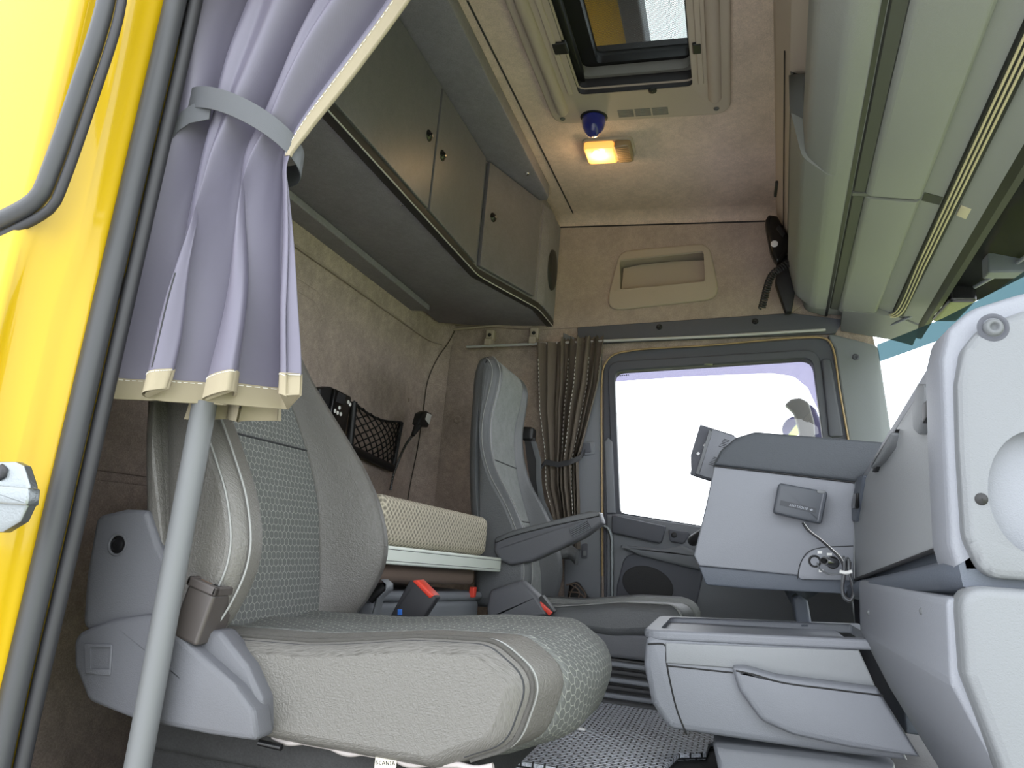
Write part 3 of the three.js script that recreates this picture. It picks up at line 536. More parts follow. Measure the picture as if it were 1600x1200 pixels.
{
  const t = thing('driver_seat', 'grey leather driver seat with folding armrest behind the steering wheel', 'seat');
  const zc = -0.605;
  seatBack({ zc, hi: 0.16, hw: 0.255, topw: 0.84, y0: 0.85, y1: 1.2, insert: M.weave, insertLabel: 'plain woven grey fabric', leather: M.leatherD, seams: [0.70, 0.915], seamSides: [1],
    center: [[-0.64, 0.44], [-0.655, 0.55], [-0.69, 0.66], [-0.73, 0.76], [-0.765, 0.86], [-0.785, 0.95], [-0.79, 1.05], [-0.775, 1.14], [-0.77, 1.20], [-0.785, 1.24], [-0.805, 1.252]],
    bolster: [[-0.60, 0.44], [-0.585, 0.54], [-0.605, 0.64], [-0.665, 0.76], [-0.725, 0.85], [-0.76, 0.94], [-0.772, 1.04], [-0.762, 1.14], [-0.762, 1.20], [-0.782, 1.24], [-0.805, 1.252]],
    back: [[-0.77, 0.43], [-0.79, 0.60], [-0.815, 0.75], [-0.838, 0.93], [-0.852, 1.1], [-0.855, 1.19], [-0.838, 1.24], [-0.805, 1.252]] }, t);
  const prof = resample(roundPoly([[-0.64, 0.40, 0.02], [-0.30, 0.392], [-0.12, 0.415, 0.04], [-0.08, 0.46, 0.03], [-0.11, 0.503, 0.04], [-0.28, 0.495, 0.05], [-0.50, 0.462, 0.05], [-0.64, 0.455, 0.02]], 0, 10), 90);
  const nose = (x, y, z) => { const d = Math.abs(z - zc) / 0.27; return [x - 0.06 * Math.pow(d, 2.6) * sst(-0.5, -0.12, x), y, z]; };
  part('cushion_panel', band(() => prof, zc - 0.13, zc + 0.13, 0.008, 0.008, nose), M.weave, t);
  part('cushion_bolster', band(() => prof, zc + 0.13, -0.345, 0.008, 0.025, nose), M.leatherD, t);
  part('cushion_bolster', band(() => prof, -0.865, zc - 0.13, 0.025, 0.008, nose), M.leatherD, t);
  for (const zz of [-0.372, -0.366]) { const l = []; for (let k = 0; k < prof.length; k++) if (prof[k][1] > 0.452) { const q = insetPoly(prof, 0.0008)[k]; l.push(nose(q[0], q[1], zz)); } part('seam', tube(l, 0.0018, 6, 90), M.seamL, t); }
  part('cushion_skirt', extr('z', roundPoly([[-0.60, 0.33, 0.01], [-0.19, 0.335, 0.02], [-0.16, 0.41, 0.02], [-0.60, 0.40, 0.01]]), -0.84, -0.365, 0.01), M.seatPl, t);
  for (let k = 0; k < 5; k++) part('bellows_fold', box(-0.60 + 0.004 * k, -0.19 - 0.004 * (k % 2), 0.222 + k * 0.022, 0.236 + k * 0.022, -0.83, -0.355 - 0.006 * (k % 2), 0.006), k % 2 ? M.seatDk : M.doorPl, t);
  part('suspension_body', box(-0.59, -0.20, 0.196, 0.335, -0.82, -0.375, 0.01), M.black, t);
  part('base_frame', box(-0.66, -0.14, 0.196, 0.222, -0.86, -0.34, 0.01), M.seatDk, t);
  const ap = roundPoly(pz([[771, 860, 0.01], [773, 840, 0.015], [800, 830, 0.02], [920, 801, 0.02], [937, 801, 0.012], [942, 818, 0.012], [912, 840, 0.03], [832, 877, 0.03], [798, 884, 0.03], [780, 876, 0.02]], -0.33));
  const ar = part('armrest', extr('z', ap, -0.40, -0.325, 0.012), M.seatPl, t);
  part('armrest_pad', extr('z', roundPoly(pz([[773, 842, 0.006], [800, 829, 0.02], [920, 799, 0.02], [937, 800, 0.01], [936, 806, 0.004], [800, 838, 0.02], [775, 848, 0.004]], -0.324)), -0.402, -0.3225, 0.004), M.leatherD, ar);
  part('armrest_line', tube([[774, 848], [800, 838], [860, 822], [936, 806]].map(([u, v]) => hz(u, v, -0.323)), 0.0014, 6), M.black, ar);
  const kp = hz(907, 828, -0.325), kd = hz(922, 820, -0.325).sub(kp).normalize(), kw = hz(893, 833, -0.325);
  part('ridged_wheel', rod(V3(kw.x, kw.y, -0.332), V3(kw.x + kd.x * 0.06, kw.y + kd.y * 0.06, -0.332), 0.017, 28), M.black, ar);
  for (let k = 0; k < 7; k++) { const a = -0.9 + k * 0.3, o = V3(-kd.y * Math.sin(a) * 0.0175, kd.x * Math.sin(a) * 0.0175, Math.cos(a) * 0.0175); part('ridge', rod(V3(kw.x, kw.y, -0.332).add(o), V3(kw.x + kd.x * 0.06, kw.y + kd.y * 0.06, -0.332).add(o), 0.0017, 6), M.doorPl, ar); }
}
{
  const t = thing('belt_buckle', 'dark grey covered belt buckle with red button beside the driver cushion', 'belt buckle');
  part('cover', extr('z', roundPoly(pz([[760, 950, 0.02], [765, 922, 0.02], [814, 906, 0.02], [840, 930, 0.01], [856, 962, 0.01], [762, 972, 0.01]], -0.27)), -0.33, -0.265, 0.014), M.seatPl, t);
  part('buckle', extr('z', roundPoly(pz([[830, 945, 0.003], [846, 930, 0.003], [866, 956, 0.003], [850, 970, 0.003]], -0.275)), -0.315, -0.275, 0.003), M.black, t);
  part('release_button', extr('z', roundPoly(pz([[840, 943, 0.003], [845, 940, 0.003], [864, 957, 0.003], [858, 962, 0.003]], -0.272)), -0.31, -0.270, 0.002), M.red, t, 'red release button');
}
{
  const t = thing('belt_buckle', 'black belt buckle with red button standing at the far side of the passenger cushion', 'belt buckle');
  const P = (l) => roundPoly(pz(l, 0.33));
  part('housing', extr('z', P([[603, 975, 0.004], [640, 907, 0.004], [651, 906, 0.003], [682, 934, 0.004], [655, 975, 0.004]]), 0.30, 0.332, 0.004), M.rubberD, t);
  part('release_button', extr('z', P([[644, 907, 0.003], [654, 906, 0.003], [679, 931, 0.003], [672, 935, 0.003]]), 0.295, 0.3345, 0.003), M.red, t, 'red release button');
  part('blue_mark', extr('z', P([[622, 952], [629, 952], [629, 961], [622, 961]]), 0.331, 0.3335, 0.0005), M.blue, t);
}
{
  const t = thing('seat_belt', 'grey belt webbing loop hanging between passenger backrest and grey storage box', 'seat belt');
  const l = [[598, 905], [606, 912], [606, 922], [592, 935], [586, 958]].map(([u, v]) => hz(u, v, 0.36));
  const secs = l.map((p, i) => [[p.x, p.y, 0.34], [p.x + 0.004, p.y, 0.34], [p.x + 0.004, p.y, 0.375], [p.x, p.y, 0.375]]);
  part('webbing', loft(secs), M.dashLite, t);
  part('loop', tube([[604, 916], [590, 926], [578, 936]].map(([u, v]) => hz(u, v, 0.36)), 0.012, 8), M.black, t);
}

// ---------- bunk and box behind the seats ----------
const bunkY = (z) => 0.037 * (z + 0.335);
const shear = (g) => { const p = g.attributes.position; for (let i = 0; i < p.count; i++) { p.setX(i, p.getX(i) - 0.10 * (p.getZ(i) + 0.3) * clamp((p.getX(i) + 1.29) / 0.5)); p.setY(i, p.getY(i) + bunkY(p.getZ(i))); } return g; };
{
  const t = thing('bunk', 'folded bunk with beige mesh mattress on a white edged board between the seats', 'bunk');
  part('board', shear(box(-1.29, -0.68, 0.546, 0.588, -0.330, 0.366, 0.005)), M.board, t, 'white edged board');
  for (const y of [0.5535, 0.5795]) part('edge_line', shear(box(-0.6812, -0.6794, y, y + 0.0014, -0.328, 0.364, 0.0004, 1)), M.seam, t);
  const mg = shear(box(-1.29, -0.70, 0.588, 0.703, -0.262, 0.366, 0.025, 5));
  part('mattress', mg, M.mattress, t, 'beige mesh fabric mattress');
  part('underside_cushion', shear(box(-1.28, -0.71, 0.502, 0.547, -0.215, 0.362, 0.018, 4)), M.mattUnder, t);
}
{
  const t = thing('storage_box', 'dark grey storage box with rounded lid under the bunk', 'box');
  part('body', shear(box(-1.24, -0.735, 0.20, 0.46, -0.325, 0.32, 0.02, 4)), M.doorPl, t);
  part('lid', shear(box(-1.24, -0.73, 0.456, 0.482, -0.33, 0.325, 0.012, 3)), M.doorPl, t);
  part('latch', box(-0.742, -0.726, 0.47, 0.50, -0.26, -0.235, 0.003), M.red, t);
}

// ---------- overhead cabinet on the rear wall ----------
{
  const t = thing('overhead_cabinet', 'long dark overhead cabinet with three doors on the rear wall', 'cabinet');
  const zE = 0.955;
  const plan = [[-1.30, zE], [-0.908, zE], [-0.908, -0.455], [-0.782, -0.845], [-0.782, -1.092], [-1.10, -1.092], [-1.27, -1.05], [-1.27, -0.5], [-1.30, -0.5]];
  part('body', extr('y', plan, 1.552, 2.046, 0.002), M.cab, t);
  part('soffit', extr('y', [[-0.92, zE], [-0.742, zE], [-0.742, -0.78], [-0.755, -0.81], [-0.80, -0.81], [-0.92, -0.5]], 1.999, 2.049, 0.003), M.cab, t);
  part('bottom_lip', extr('y', roundPoly([[-0.918, zE], [-0.888, zE], [-0.888, -0.448, 0.06], [-0.763, -0.838, 0.04], [-0.758, -1.09], [-0.788, -1.09], [-0.792, -0.85, 0.04], [-0.918, -0.458, 0.06]]), 1.548, 1.576, 0.003), M.cabEdge, t);
  part('lip_edge', tube([[-0.887, 1.549, zE], [-0.887, 1.549, -0.38], [-0.886, 1.549, -0.43], [-0.878, 1.549, -0.475], [-0.775, 1.549, -0.80], [-0.765, 1.549, -0.84], [-0.758, 1.549, -1.08]], 0.0022, 6, 80), M.railPl, t);
  part('rear_rail', box(-1.30, -1.21, 1.528, 1.552, -0.80, zE, 0.004), M.cab, t);
  const knob = (p, dir, par) => { const k = part('lock_knob', lathe([[0.0005, 0.012], [0.006, 0.013], [0.008, 0.010], [0.010, 0.006], [0.016, 0.004], [0.018, 0.0]], p, dir, 22), M.blackG, par); part('lock_face', lathe([[0.0005, 0.001], [0.005, 0.0005]], p.clone().add(V3(...dir).normalize().multiplyScalar(0.0128)), dir, 16), M.chrome, k); };
  const door = (za, zb, kz, ky) => { const d = part('door', box(-0.912, -0.896, 1.592, 1.996, zb, za, 0.003), M.cabDoor, t); knob(V3(-0.896, ky, kz), [1, 0, 0], d); };
  const k1 = hx(670, 212, -0.896), k2 = hx(691, 243, -0.896);
  door(0.64, 0.020, k1.z, k1.y); door(0.008, -0.435, k2.z, k2.y);
  door(zE - 0.002, 0.652, 0.74, 1.85);
  { const d3 = V3(0.126, 0, -0.39).normalize(), n3 = V3(0.39, 0, 0.126).normalize(), a = V3(-0.903, 0, -0.462).add(n3.clone().multiplyScalar(0.010)), L = 0.372, m = new THREE.Matrix4().makeBasis(d3, V3(0, 1, 0), V3(0, 0, 1).set(d3.z * -1, 0, d3.x).multiplyScalar(-1)).setPosition(a);
    const g = box(0.004, L, 1.592, 1.994, -0.012, 0.004, 0.003); const zq = V3(-d3.z, 0, d3.x); void zq; m.makeBasis(d3, V3(0, 1, 0), V3().crossVectors(d3, V3(0, 1, 0))).setPosition(a); g.applyMatrix4(m);
    const d = part('door', g, M.cabDoor, t);
    const r = ray(769, 340), o = V3(...CAM), rd = V3(...r), s = a.clone().sub(o).dot(n3) / rd.dot(n3); knob(o.add(rd.multiplyScalar(s)).addScaledVector(n3, 0.004), [n3.x, 0, n3.z], d); }
  part('end_panel', extr('y', roundPoly([[-0.79, -0.85], [-0.776, -0.85], [-0.758, -0.90, 0.03], [-0.758, -1.09], [-0.79, -1.09]]), 1.578, 2.0, 0.003), M.cab, t);
  const sc = hx(858, 440, -0.757);
  const sg = lathe([[0.0005, 0.014], [0.05, 0.012], [0.068, 0.008], [0.07, 0.0]], V3(0, 0, 0), [1, 0, 0], 32); sg.scale(1, 1.25, 1); sg.translate(-0.757, 1.765, -0.985);
  void sc; part('speaker_grille', sg, M.rubberD, t);
  for (const [u, v] of [[628, 320], [716, 390]]) part('screw', lathe([[0.0005, 0.002], [0.004, 0.0015], [0.005, 0]], hy(u, v, 1.55), [0, -1, 0], 10), M.chrome, t);
  for (const [u, v] of [[560, 407], [640, 472], [720, 420], [822, 479]]) part('screw', lathe([[0.0005, 0.002], [0.004, 0.0015], [0.005, 0]], hy(u, v, 1.549), [0, -1, 0], 10), M.chrome, t);
  screw(hy(824, 271, 1.999), [0, -1, 0], 0.009, t, M.chrome);
}

// ---------- curtains ----------
function piecewise(tab, y) { if (tab.c) return tab.c(y); if (y >= tab[0][0]) return tab[0][1]; for (let i = 1; i < tab.length; i++) if (y >= tab[i][0]) { const t = (y - tab[i][0]) / (tab[i - 1][0] - tab[i][0]); return lerp(tab[i][1], tab[i - 1][1], t * t * (3 - 2 * t)); } return tab[tab.length - 1][1]; }
function sheet(P, s0, s1, t0, t1, ns, nt, thick = 0) {     // P(s, t, side) -> point
  const secs = []; for (let j = 0; j <= nt; j++) { const r = []; for (let i = 0; i <= ns; i++) r.push(P(lerp(s0, s1, i / ns), lerp(t0, t1, j / nt), 0)); for (let i = ns; i >= 0; i--) r.push(P(lerp(s0, s1, i / ns), lerp(t0, t1, j / nt), thick || 0.0015)); secs.push(r); }
  return loft(secs, true, true);
}
{
  const t = thing('curtain', 'lavender grey curtain with beige hem tied back in the open passenger doorway', 'curtain');
  const XL = [[1.75, -0.975], [1.5, -0.965], [1.34, -0.93], [1.28, -0.925], [1.1, -0.95], [0.82, -0.99]];
  const XR = [[1.75, -0.36], [1.6, -0.435], [1.5, -0.50], [1.4, -0.582], [1.3, -0.655], [1.24, -0.680], [1.15, -0.672], [1.0, -0.645], [0.82, -0.62]];
  const AM = [[1.75, 0.022], [1.5, 0.026], [1.35, 0.022], [1.27, 0.016], [1.18, 0.022], [0.95, 0.034], [0.82, 0.042]];
  for (const tab of [XL, XR, AM]) { const cv = new THREE.CatmullRomCurve3(tab.map(([y, x]) => V3(y, x, 0)), false, 'catmullrom', 0.4), L = cv.getPoints(240); tab.c = (y) => { let b = L[0]; for (const p of L) if (Math.abs(p.x - y) < Math.abs(b.x - y)) b = p; const i = L.indexOf(b), q = L[Math.min(240, Math.max(0, y < b.x ? i + 1 : i - 1))]; return q === b ? b.y : lerp(b.y, q.y, clamp((y - b.x) / (q.x - b.x || 1))); }; }
  const phase = (s) => 2 * Math.PI * (3.3 * s + 0.06 * Math.sin(s * 9) + 0.08);
  const P = (s, tt, off) => {
    const y0 = lerp(1.75, 0.822, tt), xl = piecewise(XL, y0), xr = piecewise(XR, y0), a = 1.3 * piecewise(AM, y0) * (1 - 0.85 * sst(0.86, 0.97, s) * (1 - sst(0.5, 0.62, tt))), ph = phase(s);
    const sharp = 1.9 * Math.pow(Math.abs(Math.sin(ph / 2)), 0.75) - 1.1 + 0.10 * Math.sin(2.3 * ph + 5 * tt) + 0.42 * Math.pow(Math.abs(Math.sin(ph + 0.5)), 1.3) * (1 - 0.6 * sst(0.5, 0.8, tt));
    const lean = 0.045 * Math.sin(ph) * sst(0.45, 1, tt);
    const z = 1.03 + a * sharp + 0.012 * Math.sin(s * 3 + y0 * 2) + 0.004 * Math.sin(13 * s + 21 * y0);
    return [lerp(xl, xr, s) + lean * (s > 0.08 && s < 0.95 ? 1 : 0.2) - 0.012 * sst(0.9, 1, s) * 0, y0 - 0.05 * (s - 0.3) * sst(1.15, 1.3, y0) * (1 - sst(1.3, 1.6, y0)) + 0.008 * Math.sin(ph) * sst(0.85, 1, tt), z + off];
  };
  part('cloth', sheet(P, 0, 1, 0, 0.967, 150, 90), M.curtain, t);
  const Q = (s, tt, off) => { const p = P(s, tt, 0); p[2] += off ? -0.003 : 0.003; return p; };
  part('hem', sheet(Q, -0.004, 1.004, 0.965, 1.0, 170, 3, 1), M.hem, t, 'beige stitched hem');
  part('edge_trim', sheet(Q, 0.935, 1.006, 0, 0.56, 6, 60, 1), M.hem, t);
  const st = []; for (let k = 0; k < 150; k++) { const a = P((k + 0.15) / 150, 0.968, 0), b = P((k + 0.8) / 150, 0.968, 0); a[2] += 0.0034; b[2] += 0.0034; st.push(rod(a, b, 0.0007, 4)); }
  for (let k = 0; k < 60; k++) { const a = P(0.942, (k + 0.1) / 108, 0), b = P(0.942, (k + 0.7) / 108, 0); a[2] += 0.0036; b[2] += 0.0036; st.push(rod(a, b, 0.0007, 4)); }
  part('stitching', st, M.stitch, t);
  // the part of the curtain folded back behind the pole
  const R = (s, tt, off) => { const y0 = lerp(0.96, 0.802, tt), ph = s * 11 + 0.6; return [lerp(-0.84, -0.705, s) + 0.012 * Math.cos(ph * 1.7) * tt, y0 - 0.006 * Math.sin(ph), 0.955 + 0.024 * Math.sin(ph) * tt + off]; };
  part('inner_fold', sheet(R, 0, 1, 0, 0.86, 60, 20), M.curtain, t);
  const R2 = (s, tt, off) => { const p = R(s, tt, 0); p[2] += off ? -0.003 : 0.003; return p; };
  part('hem', sheet(R2, -0.01, 1.01, 0.83, 1, 60, 3, 1), M.hem, t);
  part('side_seam', tube([0.80, 0.84, 0.88, 0.92, 0.96].map((q) => { const p = P(0.455, q, 0); p[2] += 0.001; return p; }), 0.0014, 6, 40), M.seam, t);
}
{
  const t = thing('curtain_tie', 'dark grey strap tied around the lavender curtain', 'curtain strap');
  const c0 = hz(378, 205, 1.03), ring = []; const n = 48;
  for (let k = 0; k < n; k++) { const a = k / n * Math.PI * 2, x = c0.x - 0.012 + Math.cos(a) * 0.115, y = c0.y - 0.045 * Math.cos(a) + 0.032 * Math.sin(a), z = 1.012 + Math.sin(a) * 0.052; const cx2 = Math.cos(a), cz = Math.sin(a); ring.push([[x, y - 0.019, z], [x + cx2 * 0.002, y - 0.019, z + cz * 0.002], [x + cx2 * 0.002, y + 0.019, z + cz * 0.002], [x, y + 0.019, z]]); }
  ring.push(ring[0]);
  part('band', loft(ring, true, false), M.strap, t);
  const e = [[270, 205], [282, 190], [300, 178], [330, 172]].map(([u, v]) => hz(u, v, 1.055));
  part('tail', loft(e.map((p) => [[p.x, p.y - 0.017, p.z], [p.x, p.y - 0.017, p.z + 0.002], [p.x, p.y + 0.017, p.z + 0.002], [p.x, p.y + 0.017, p.z]])), M.strap, t);
}
{
  const t = thing('curtain', 'brown gathered curtain with white stitching hanging behind the driver seat', 'curtain');
  const EL = [[533, 838], [640, 842], [700, 850], [722, 852], [760, 852], [800, 862], [858, 872]], ER = [[533, 946], [600, 938], [660, 922], [722, 904], [780, 905], [858, 905]];
  const ip = (tab, v) => { for (let i = 1; i < tab.length; i++) if (v <= tab[i][0]) { const q = (v - tab[i - 1][0]) / (tab[i][0] - tab[i - 1][0]); return lerp(tab[i - 1][1], tab[i][1], q); } return tab[tab.length - 1][1]; };
  const P = (s, tt, off) => { const v = lerp(533, 858, tt), p = hz(lerp(ip(EL, v), ip(ER, v), s < 0.35 ? s * 1.2 : 0.42 + (s - 0.35) * 0.58 / 0.65), v + (s - 0.5) * -6 * (1 - tt), -1.045); const amp = lerp(0.016, 0.024, sst(0, 0.3, tt)) * (s < 0.3 ? 0.5 : 1); return [p.x + 0.005 * Math.cos(s * 60), p.y, -1.045 + amp * Math.sin(s * 46 + 0.8 * Math.sin(tt * 5)) + 0.004 * Math.sin(s * 90 + tt * 8) * (1 - sst(0, 0.3, tt)) + off]; };
  part('cloth', sheet(P, 0, 1, 0, 1, 140, 40), M.curtainB, t);
  for (const s of [0.02, 0.40, 0.56, 0.74, 0.93]) { const d = []; for (let k = 0; k < 44; k++) { if (s === 0.93 && k > 30) break; const a = P(s, 0.08 + (k + 0.1) / 50, 0.005), b = P(s, 0.08 + (k + 0.6) / 50, 0.005); d.push(rod(a, b, 0.0016, 4)); } part('stitching', d, M.stitch, t); }
  const hd = []; for (let k = 0; k <= 60; k++) { const p = P(0.3 + 0.7 * k / 60, 0.0, 0.002); p[1] += 0.012 + 0.006 * Math.sin(k * 1.9); hd.push(p); }
  part('gathered_heading', loft(hd.map((p) => [[p[0], p[1] - 0.03, p[2]], [p[0], p[1] - 0.03, p[2] + 0.004], [p[0], p[1], p[2] + 0.003], [p[0], p[1], p[2]]])), M.curtainB, t);
}
{
  const t = thing('curtain_tie', 'dark strap tied around the brown curtain', 'curtain strap');
  const pts = [[846, 730], [852, 722], [872, 726], [888, 723], [906, 716], [914, 706]].map(([u, v], i) => { const p = hz(u, v, -1.01 - (i > 4 ? 0.05 : 0)); return [[p.x, p.y - 0.011, p.z], [p.x, p.y - 0.011, p.z + 0.003], [p.x, p.y + 0.011, p.z + 0.003], [p.x, p.y + 0.011, p.z]]; });
  part('band', loft(pts), M.rubberD, t);
}
{
  const t = thing('curtain_rail', 'thin silver curtain rail running above the driver door', 'rail');
  part('rail', tube([[729, 542], [800, 539], [960, 532], [1120, 525], [1290, 515]].map(([u, v]) => hz(u, v, -1.055)), 0.006, 8, 60), M.railPl, t);
  for (const [u, v] of [[765, 524], [834, 521]]) {
    const p = hz(u, v, -1.07), b = part('bracket', [box(p.x - 0.020, p.x + 0.020, p.y - 0.022, p.y + 0.028, -1.10, -1.068, 0.008, 3), box(p.x - 0.016, p.x + 0.016, p.y - 0.050, p.y - 0.018, -1.10, -1.046, 0.006)], M.beigePl, t);
    part('hole', lathe([[0.0005, 0.0008], [0.008, 0.0008], [0.009, -0.001]], [p.x, p.y + 0.002, -1.068], [0, 0, 1], 14), M.black, b);
  }
}
{
  const t = thing('seat_belt', 'grey driver seat belt hanging down from its black pillar anchor', 'seat belt');
  const rb = (l, w, z) => loft(l.map(([u, v, ww]) => { const p = hz(u, v, z), k = (ww || w) / 2; return [[p.x - k, p.y, p.z], [p.x - k, p.y, p.z + 0.002], [p.x + k, p.y, p.z + 0.006], [p.x + k, p.y, p.z + 0.004]]; }));
  part('webbing', rb([[828, 684], [832, 720], [838, 760], [848, 800], [858, 840], [866, 870]], 0.045, -0.93), M.seatDk, t);
  part('webbing', rb([[834, 690], [842, 720], [842, 750], [846, 780], [862, 815], [874, 845]], 0.022, -0.915), M.dashLite, t);
  part('anchor', [box(...(() => { const p = hz(824, 682, -0.95); return [p.x - 0.018, p.x + 0.03, p.y - 0.02, p.y + 0.035]; })(), -0.98, -0.91, 0.012)], M.black, t);
  const cl = [[868, 862], [880, 852], [892, 854], [902, 862]].map(([u, v]) => hz(u, v, -0.92));
  part('loose_fold', loft(cl.map((p, i) => [[p.x, p.y - 0.05, p.z - 0.03], [p.x, p.y - 0.04 - 0.008 * (i % 2), p.z + 0.025], [p.x, p.y, p.z + 0.02 * (i % 2)], [p.x, p.y + 0.005, p.z - 0.03]])), M.leatherD, t);
}
{
  const t = thing('cargo_net', 'dark net bag beside the driver seat by the door pillar', 'net');
  const lines = [[[887, 950], [892, 925], [900, 915]], [[897, 950], [905, 925], [890, 912]], [[907, 952], [915, 930], [905, 915]], [[890, 935], [905, 940], [918, 950]], [[888, 925], [905, 927], [916, 936]], [[885, 914], [900, 912], [912, 924]]];
  part('cloth', extr('z', roundPoly(pz([[884, 955, 0.01], [888, 912, 0.02], [900, 908, 0.02], [918, 935, 0.02], [922, 955, 0.01]], -0.98)), -1.04, -0.985, 0.015), M.black, t);
  for (const l of lines) part('cord', tube(l.map(([u, v]) => hz(u, v, -0.978)), 0.003, 6), M.mattUnder, t);
}

// ---------- grab poles ----------
{
  const t = thing('grab_pole', 'grey coated grab pole standing in the open passenger doorway', 'pole');
  const a = hz(318, 640, 0.99), b = hz(212, 1215, 0.99), d = a.clone().sub(b).normalize();
  part('tube', rod(b.clone().addScaledVector(d, -0.30), a.clone().addScaledVector(d, 0.012), 0.0188, 28), M.pole, t);
}
{
  const t = thing('grab_rail', 'slim grey metal grab handle beside the driver door', 'handle');
  part('tube', tube([[940, 820], [950, 826], [955, 840], [956, 870], [956, 950], [956, 1000]].map(([u, v]) => hz(u, v, -1.045)), 0.007, 12, 50), M.steel, t);
}

// ---------- things on the rear wall ----------
{
  const t = thing('bunk_control', 'black bunk control unit with small buttons in a wall holder', 'control unit');
  const X = -1.30, Z = (u, v) => { const p = hx(u, v, X + 0.02); return [p.z, p.y]; };
  part('holder', extr('x', roundPoly([...[[502, 606, 0.008], [520, 604, 0.01], [552, 622, 0.01], [540, 690, 0.01], [500, 690, 0.01]].map(([u, v, r]) => [...Z(u, v), r])]), -1.325, -1.285, 0.006), M.black, t);
  part('handset', extr('x', roundPoly([[521, 607, 0.008], [546, 620, 0.008], [536, 682, 0.008], [508, 676, 0.008]].map(([u, v, r]) => [...Z(u, v), r])), -1.29, -1.272, 0.004), M.blackG, t);
  part('screen', extr('x', [[525, 612], [537, 618], [534, 633], [521, 627]].map(([u, v]) => Z(u, v)), -1.273, -1.2705, 0.0005), M.rubberD, t);
  for (const [u, v] of [[520, 642], [524, 645], [527, 637], [529, 647], [541, 628], [544, 632]]) { const [z, y] = Z(u, v); part('button', lathe([[0.0005, 0.003], [0.006, 0.002], [0.007, 0]], [-1.272, y, z], [1, 0, 0], 10), M.white, t); }
}
{
  const t = thing('net_pocket', 'black net pocket in a frame on the rear wall', 'net pocket');
  const F = (u, v, d = 0) => { const p = hx(u, v, -1.295 + d); return p; };
  const TL = F(553, 628), BL = F(546, 700), BR = F(614, 732), TR = F(627, 660);
  const bar = (l, r, n) => part(n, tube(l, r, 8, 40), M.black, t);
  bar([TL, BL], 0.014, 'frame_bar'); bar([TR, BR], 0.010, 'frame_bar'); bar([BL, BR], 0.016, 'frame_bar');
  bar([TL, F(566, 640), F(595, 656), TR], 0.005, 'elastic_edge');
  const top = (q) => TL.clone().lerp(TR, q).add(V3(0.005, -0.035 * Math.sin(Math.PI * q) * (1 - q * 0.4), 0)), bot = (q) => BL.clone().lerp(BR, q), net = (q, r) => top(q).lerp(bot(q), r).add(V3(0.03 * Math.sin(Math.PI * q) * Math.sin(Math.PI * Math.min(1, r * 0.7 + 0.25)), 0, 0));
  const cords = []; const n = 8, H = 0.62;
  for (let k = -6; k < 14; k++) for (const s of [1, -1]) { const l = []; for (let j = 0; j <= 10; j++) { const r = j / 10, q = (k + 0.5) / n + s * (r - 0.5) * H; if (q >= -0.001 && q <= 1.001) l.push(net(q, r)); } if (l.length > 1) cords.push(tube(l, 0.0028, 5, 12)); }
  part('net', cords, M.black, t);
}
{
  const t = thing('reading_lamp', 'small gooseneck reading lamp on the rear wall', 'lamp');
  const l = [[610, 765], [614, 745], [622, 722], [634, 695], [646, 678], [652, 668]].map(([u, v], i) => hx(u, v, -1.29 + 0.012 * i));
  part('gooseneck', tube(l, 0.005, 8, 50), M.black, t);
  const dots = []; const cc = new THREE.CatmullRomCurve3(l); for (let k = 0; k < 46; k++) { const p = cc.getPoint(k / 46 * 0.9); dots.push(new THREE.TorusGeometry(0.0052, 0.0009, 5, 10).applyQuaternion(new THREE.Quaternion().setFromUnitVectors(V3(0, 0, 1), cc.getTangent(k / 46 * 0.9))).translate(p.x, p.y, p.z)); }
  part('neck_rings', dots, M.chrome, t);
  const X = -1.215, Z = (u, v) => { const p = hx(u, v, X); return [p.z, p.y]; };
  part('collar', rod(hx(645, 680, X - 0.005), hx(653, 665, X), 0.008, 14, 0.016), M.black, t);
  part('head', extr('x', roundPoly([[650, 664, 0.008], [655, 646, 0.01], [663, 642, 0.008], [671, 646, 0.008], [665, 668, 0.008]].map(([u, v, r]) => [...Z(u, v), r])), X - 0.02, X + 0.012, 0.006), M.black, t);
  part('lamp_face', extr('x', roundPoly([[660, 655, 0.003], [663, 645, 0.003], [670, 648, 0.003], [666, 663, 0.003]].map(([u, v, r]) => [...Z(u, v), r])), X + 0.011, X + 0.0135, 0.001), M.white, t);
}

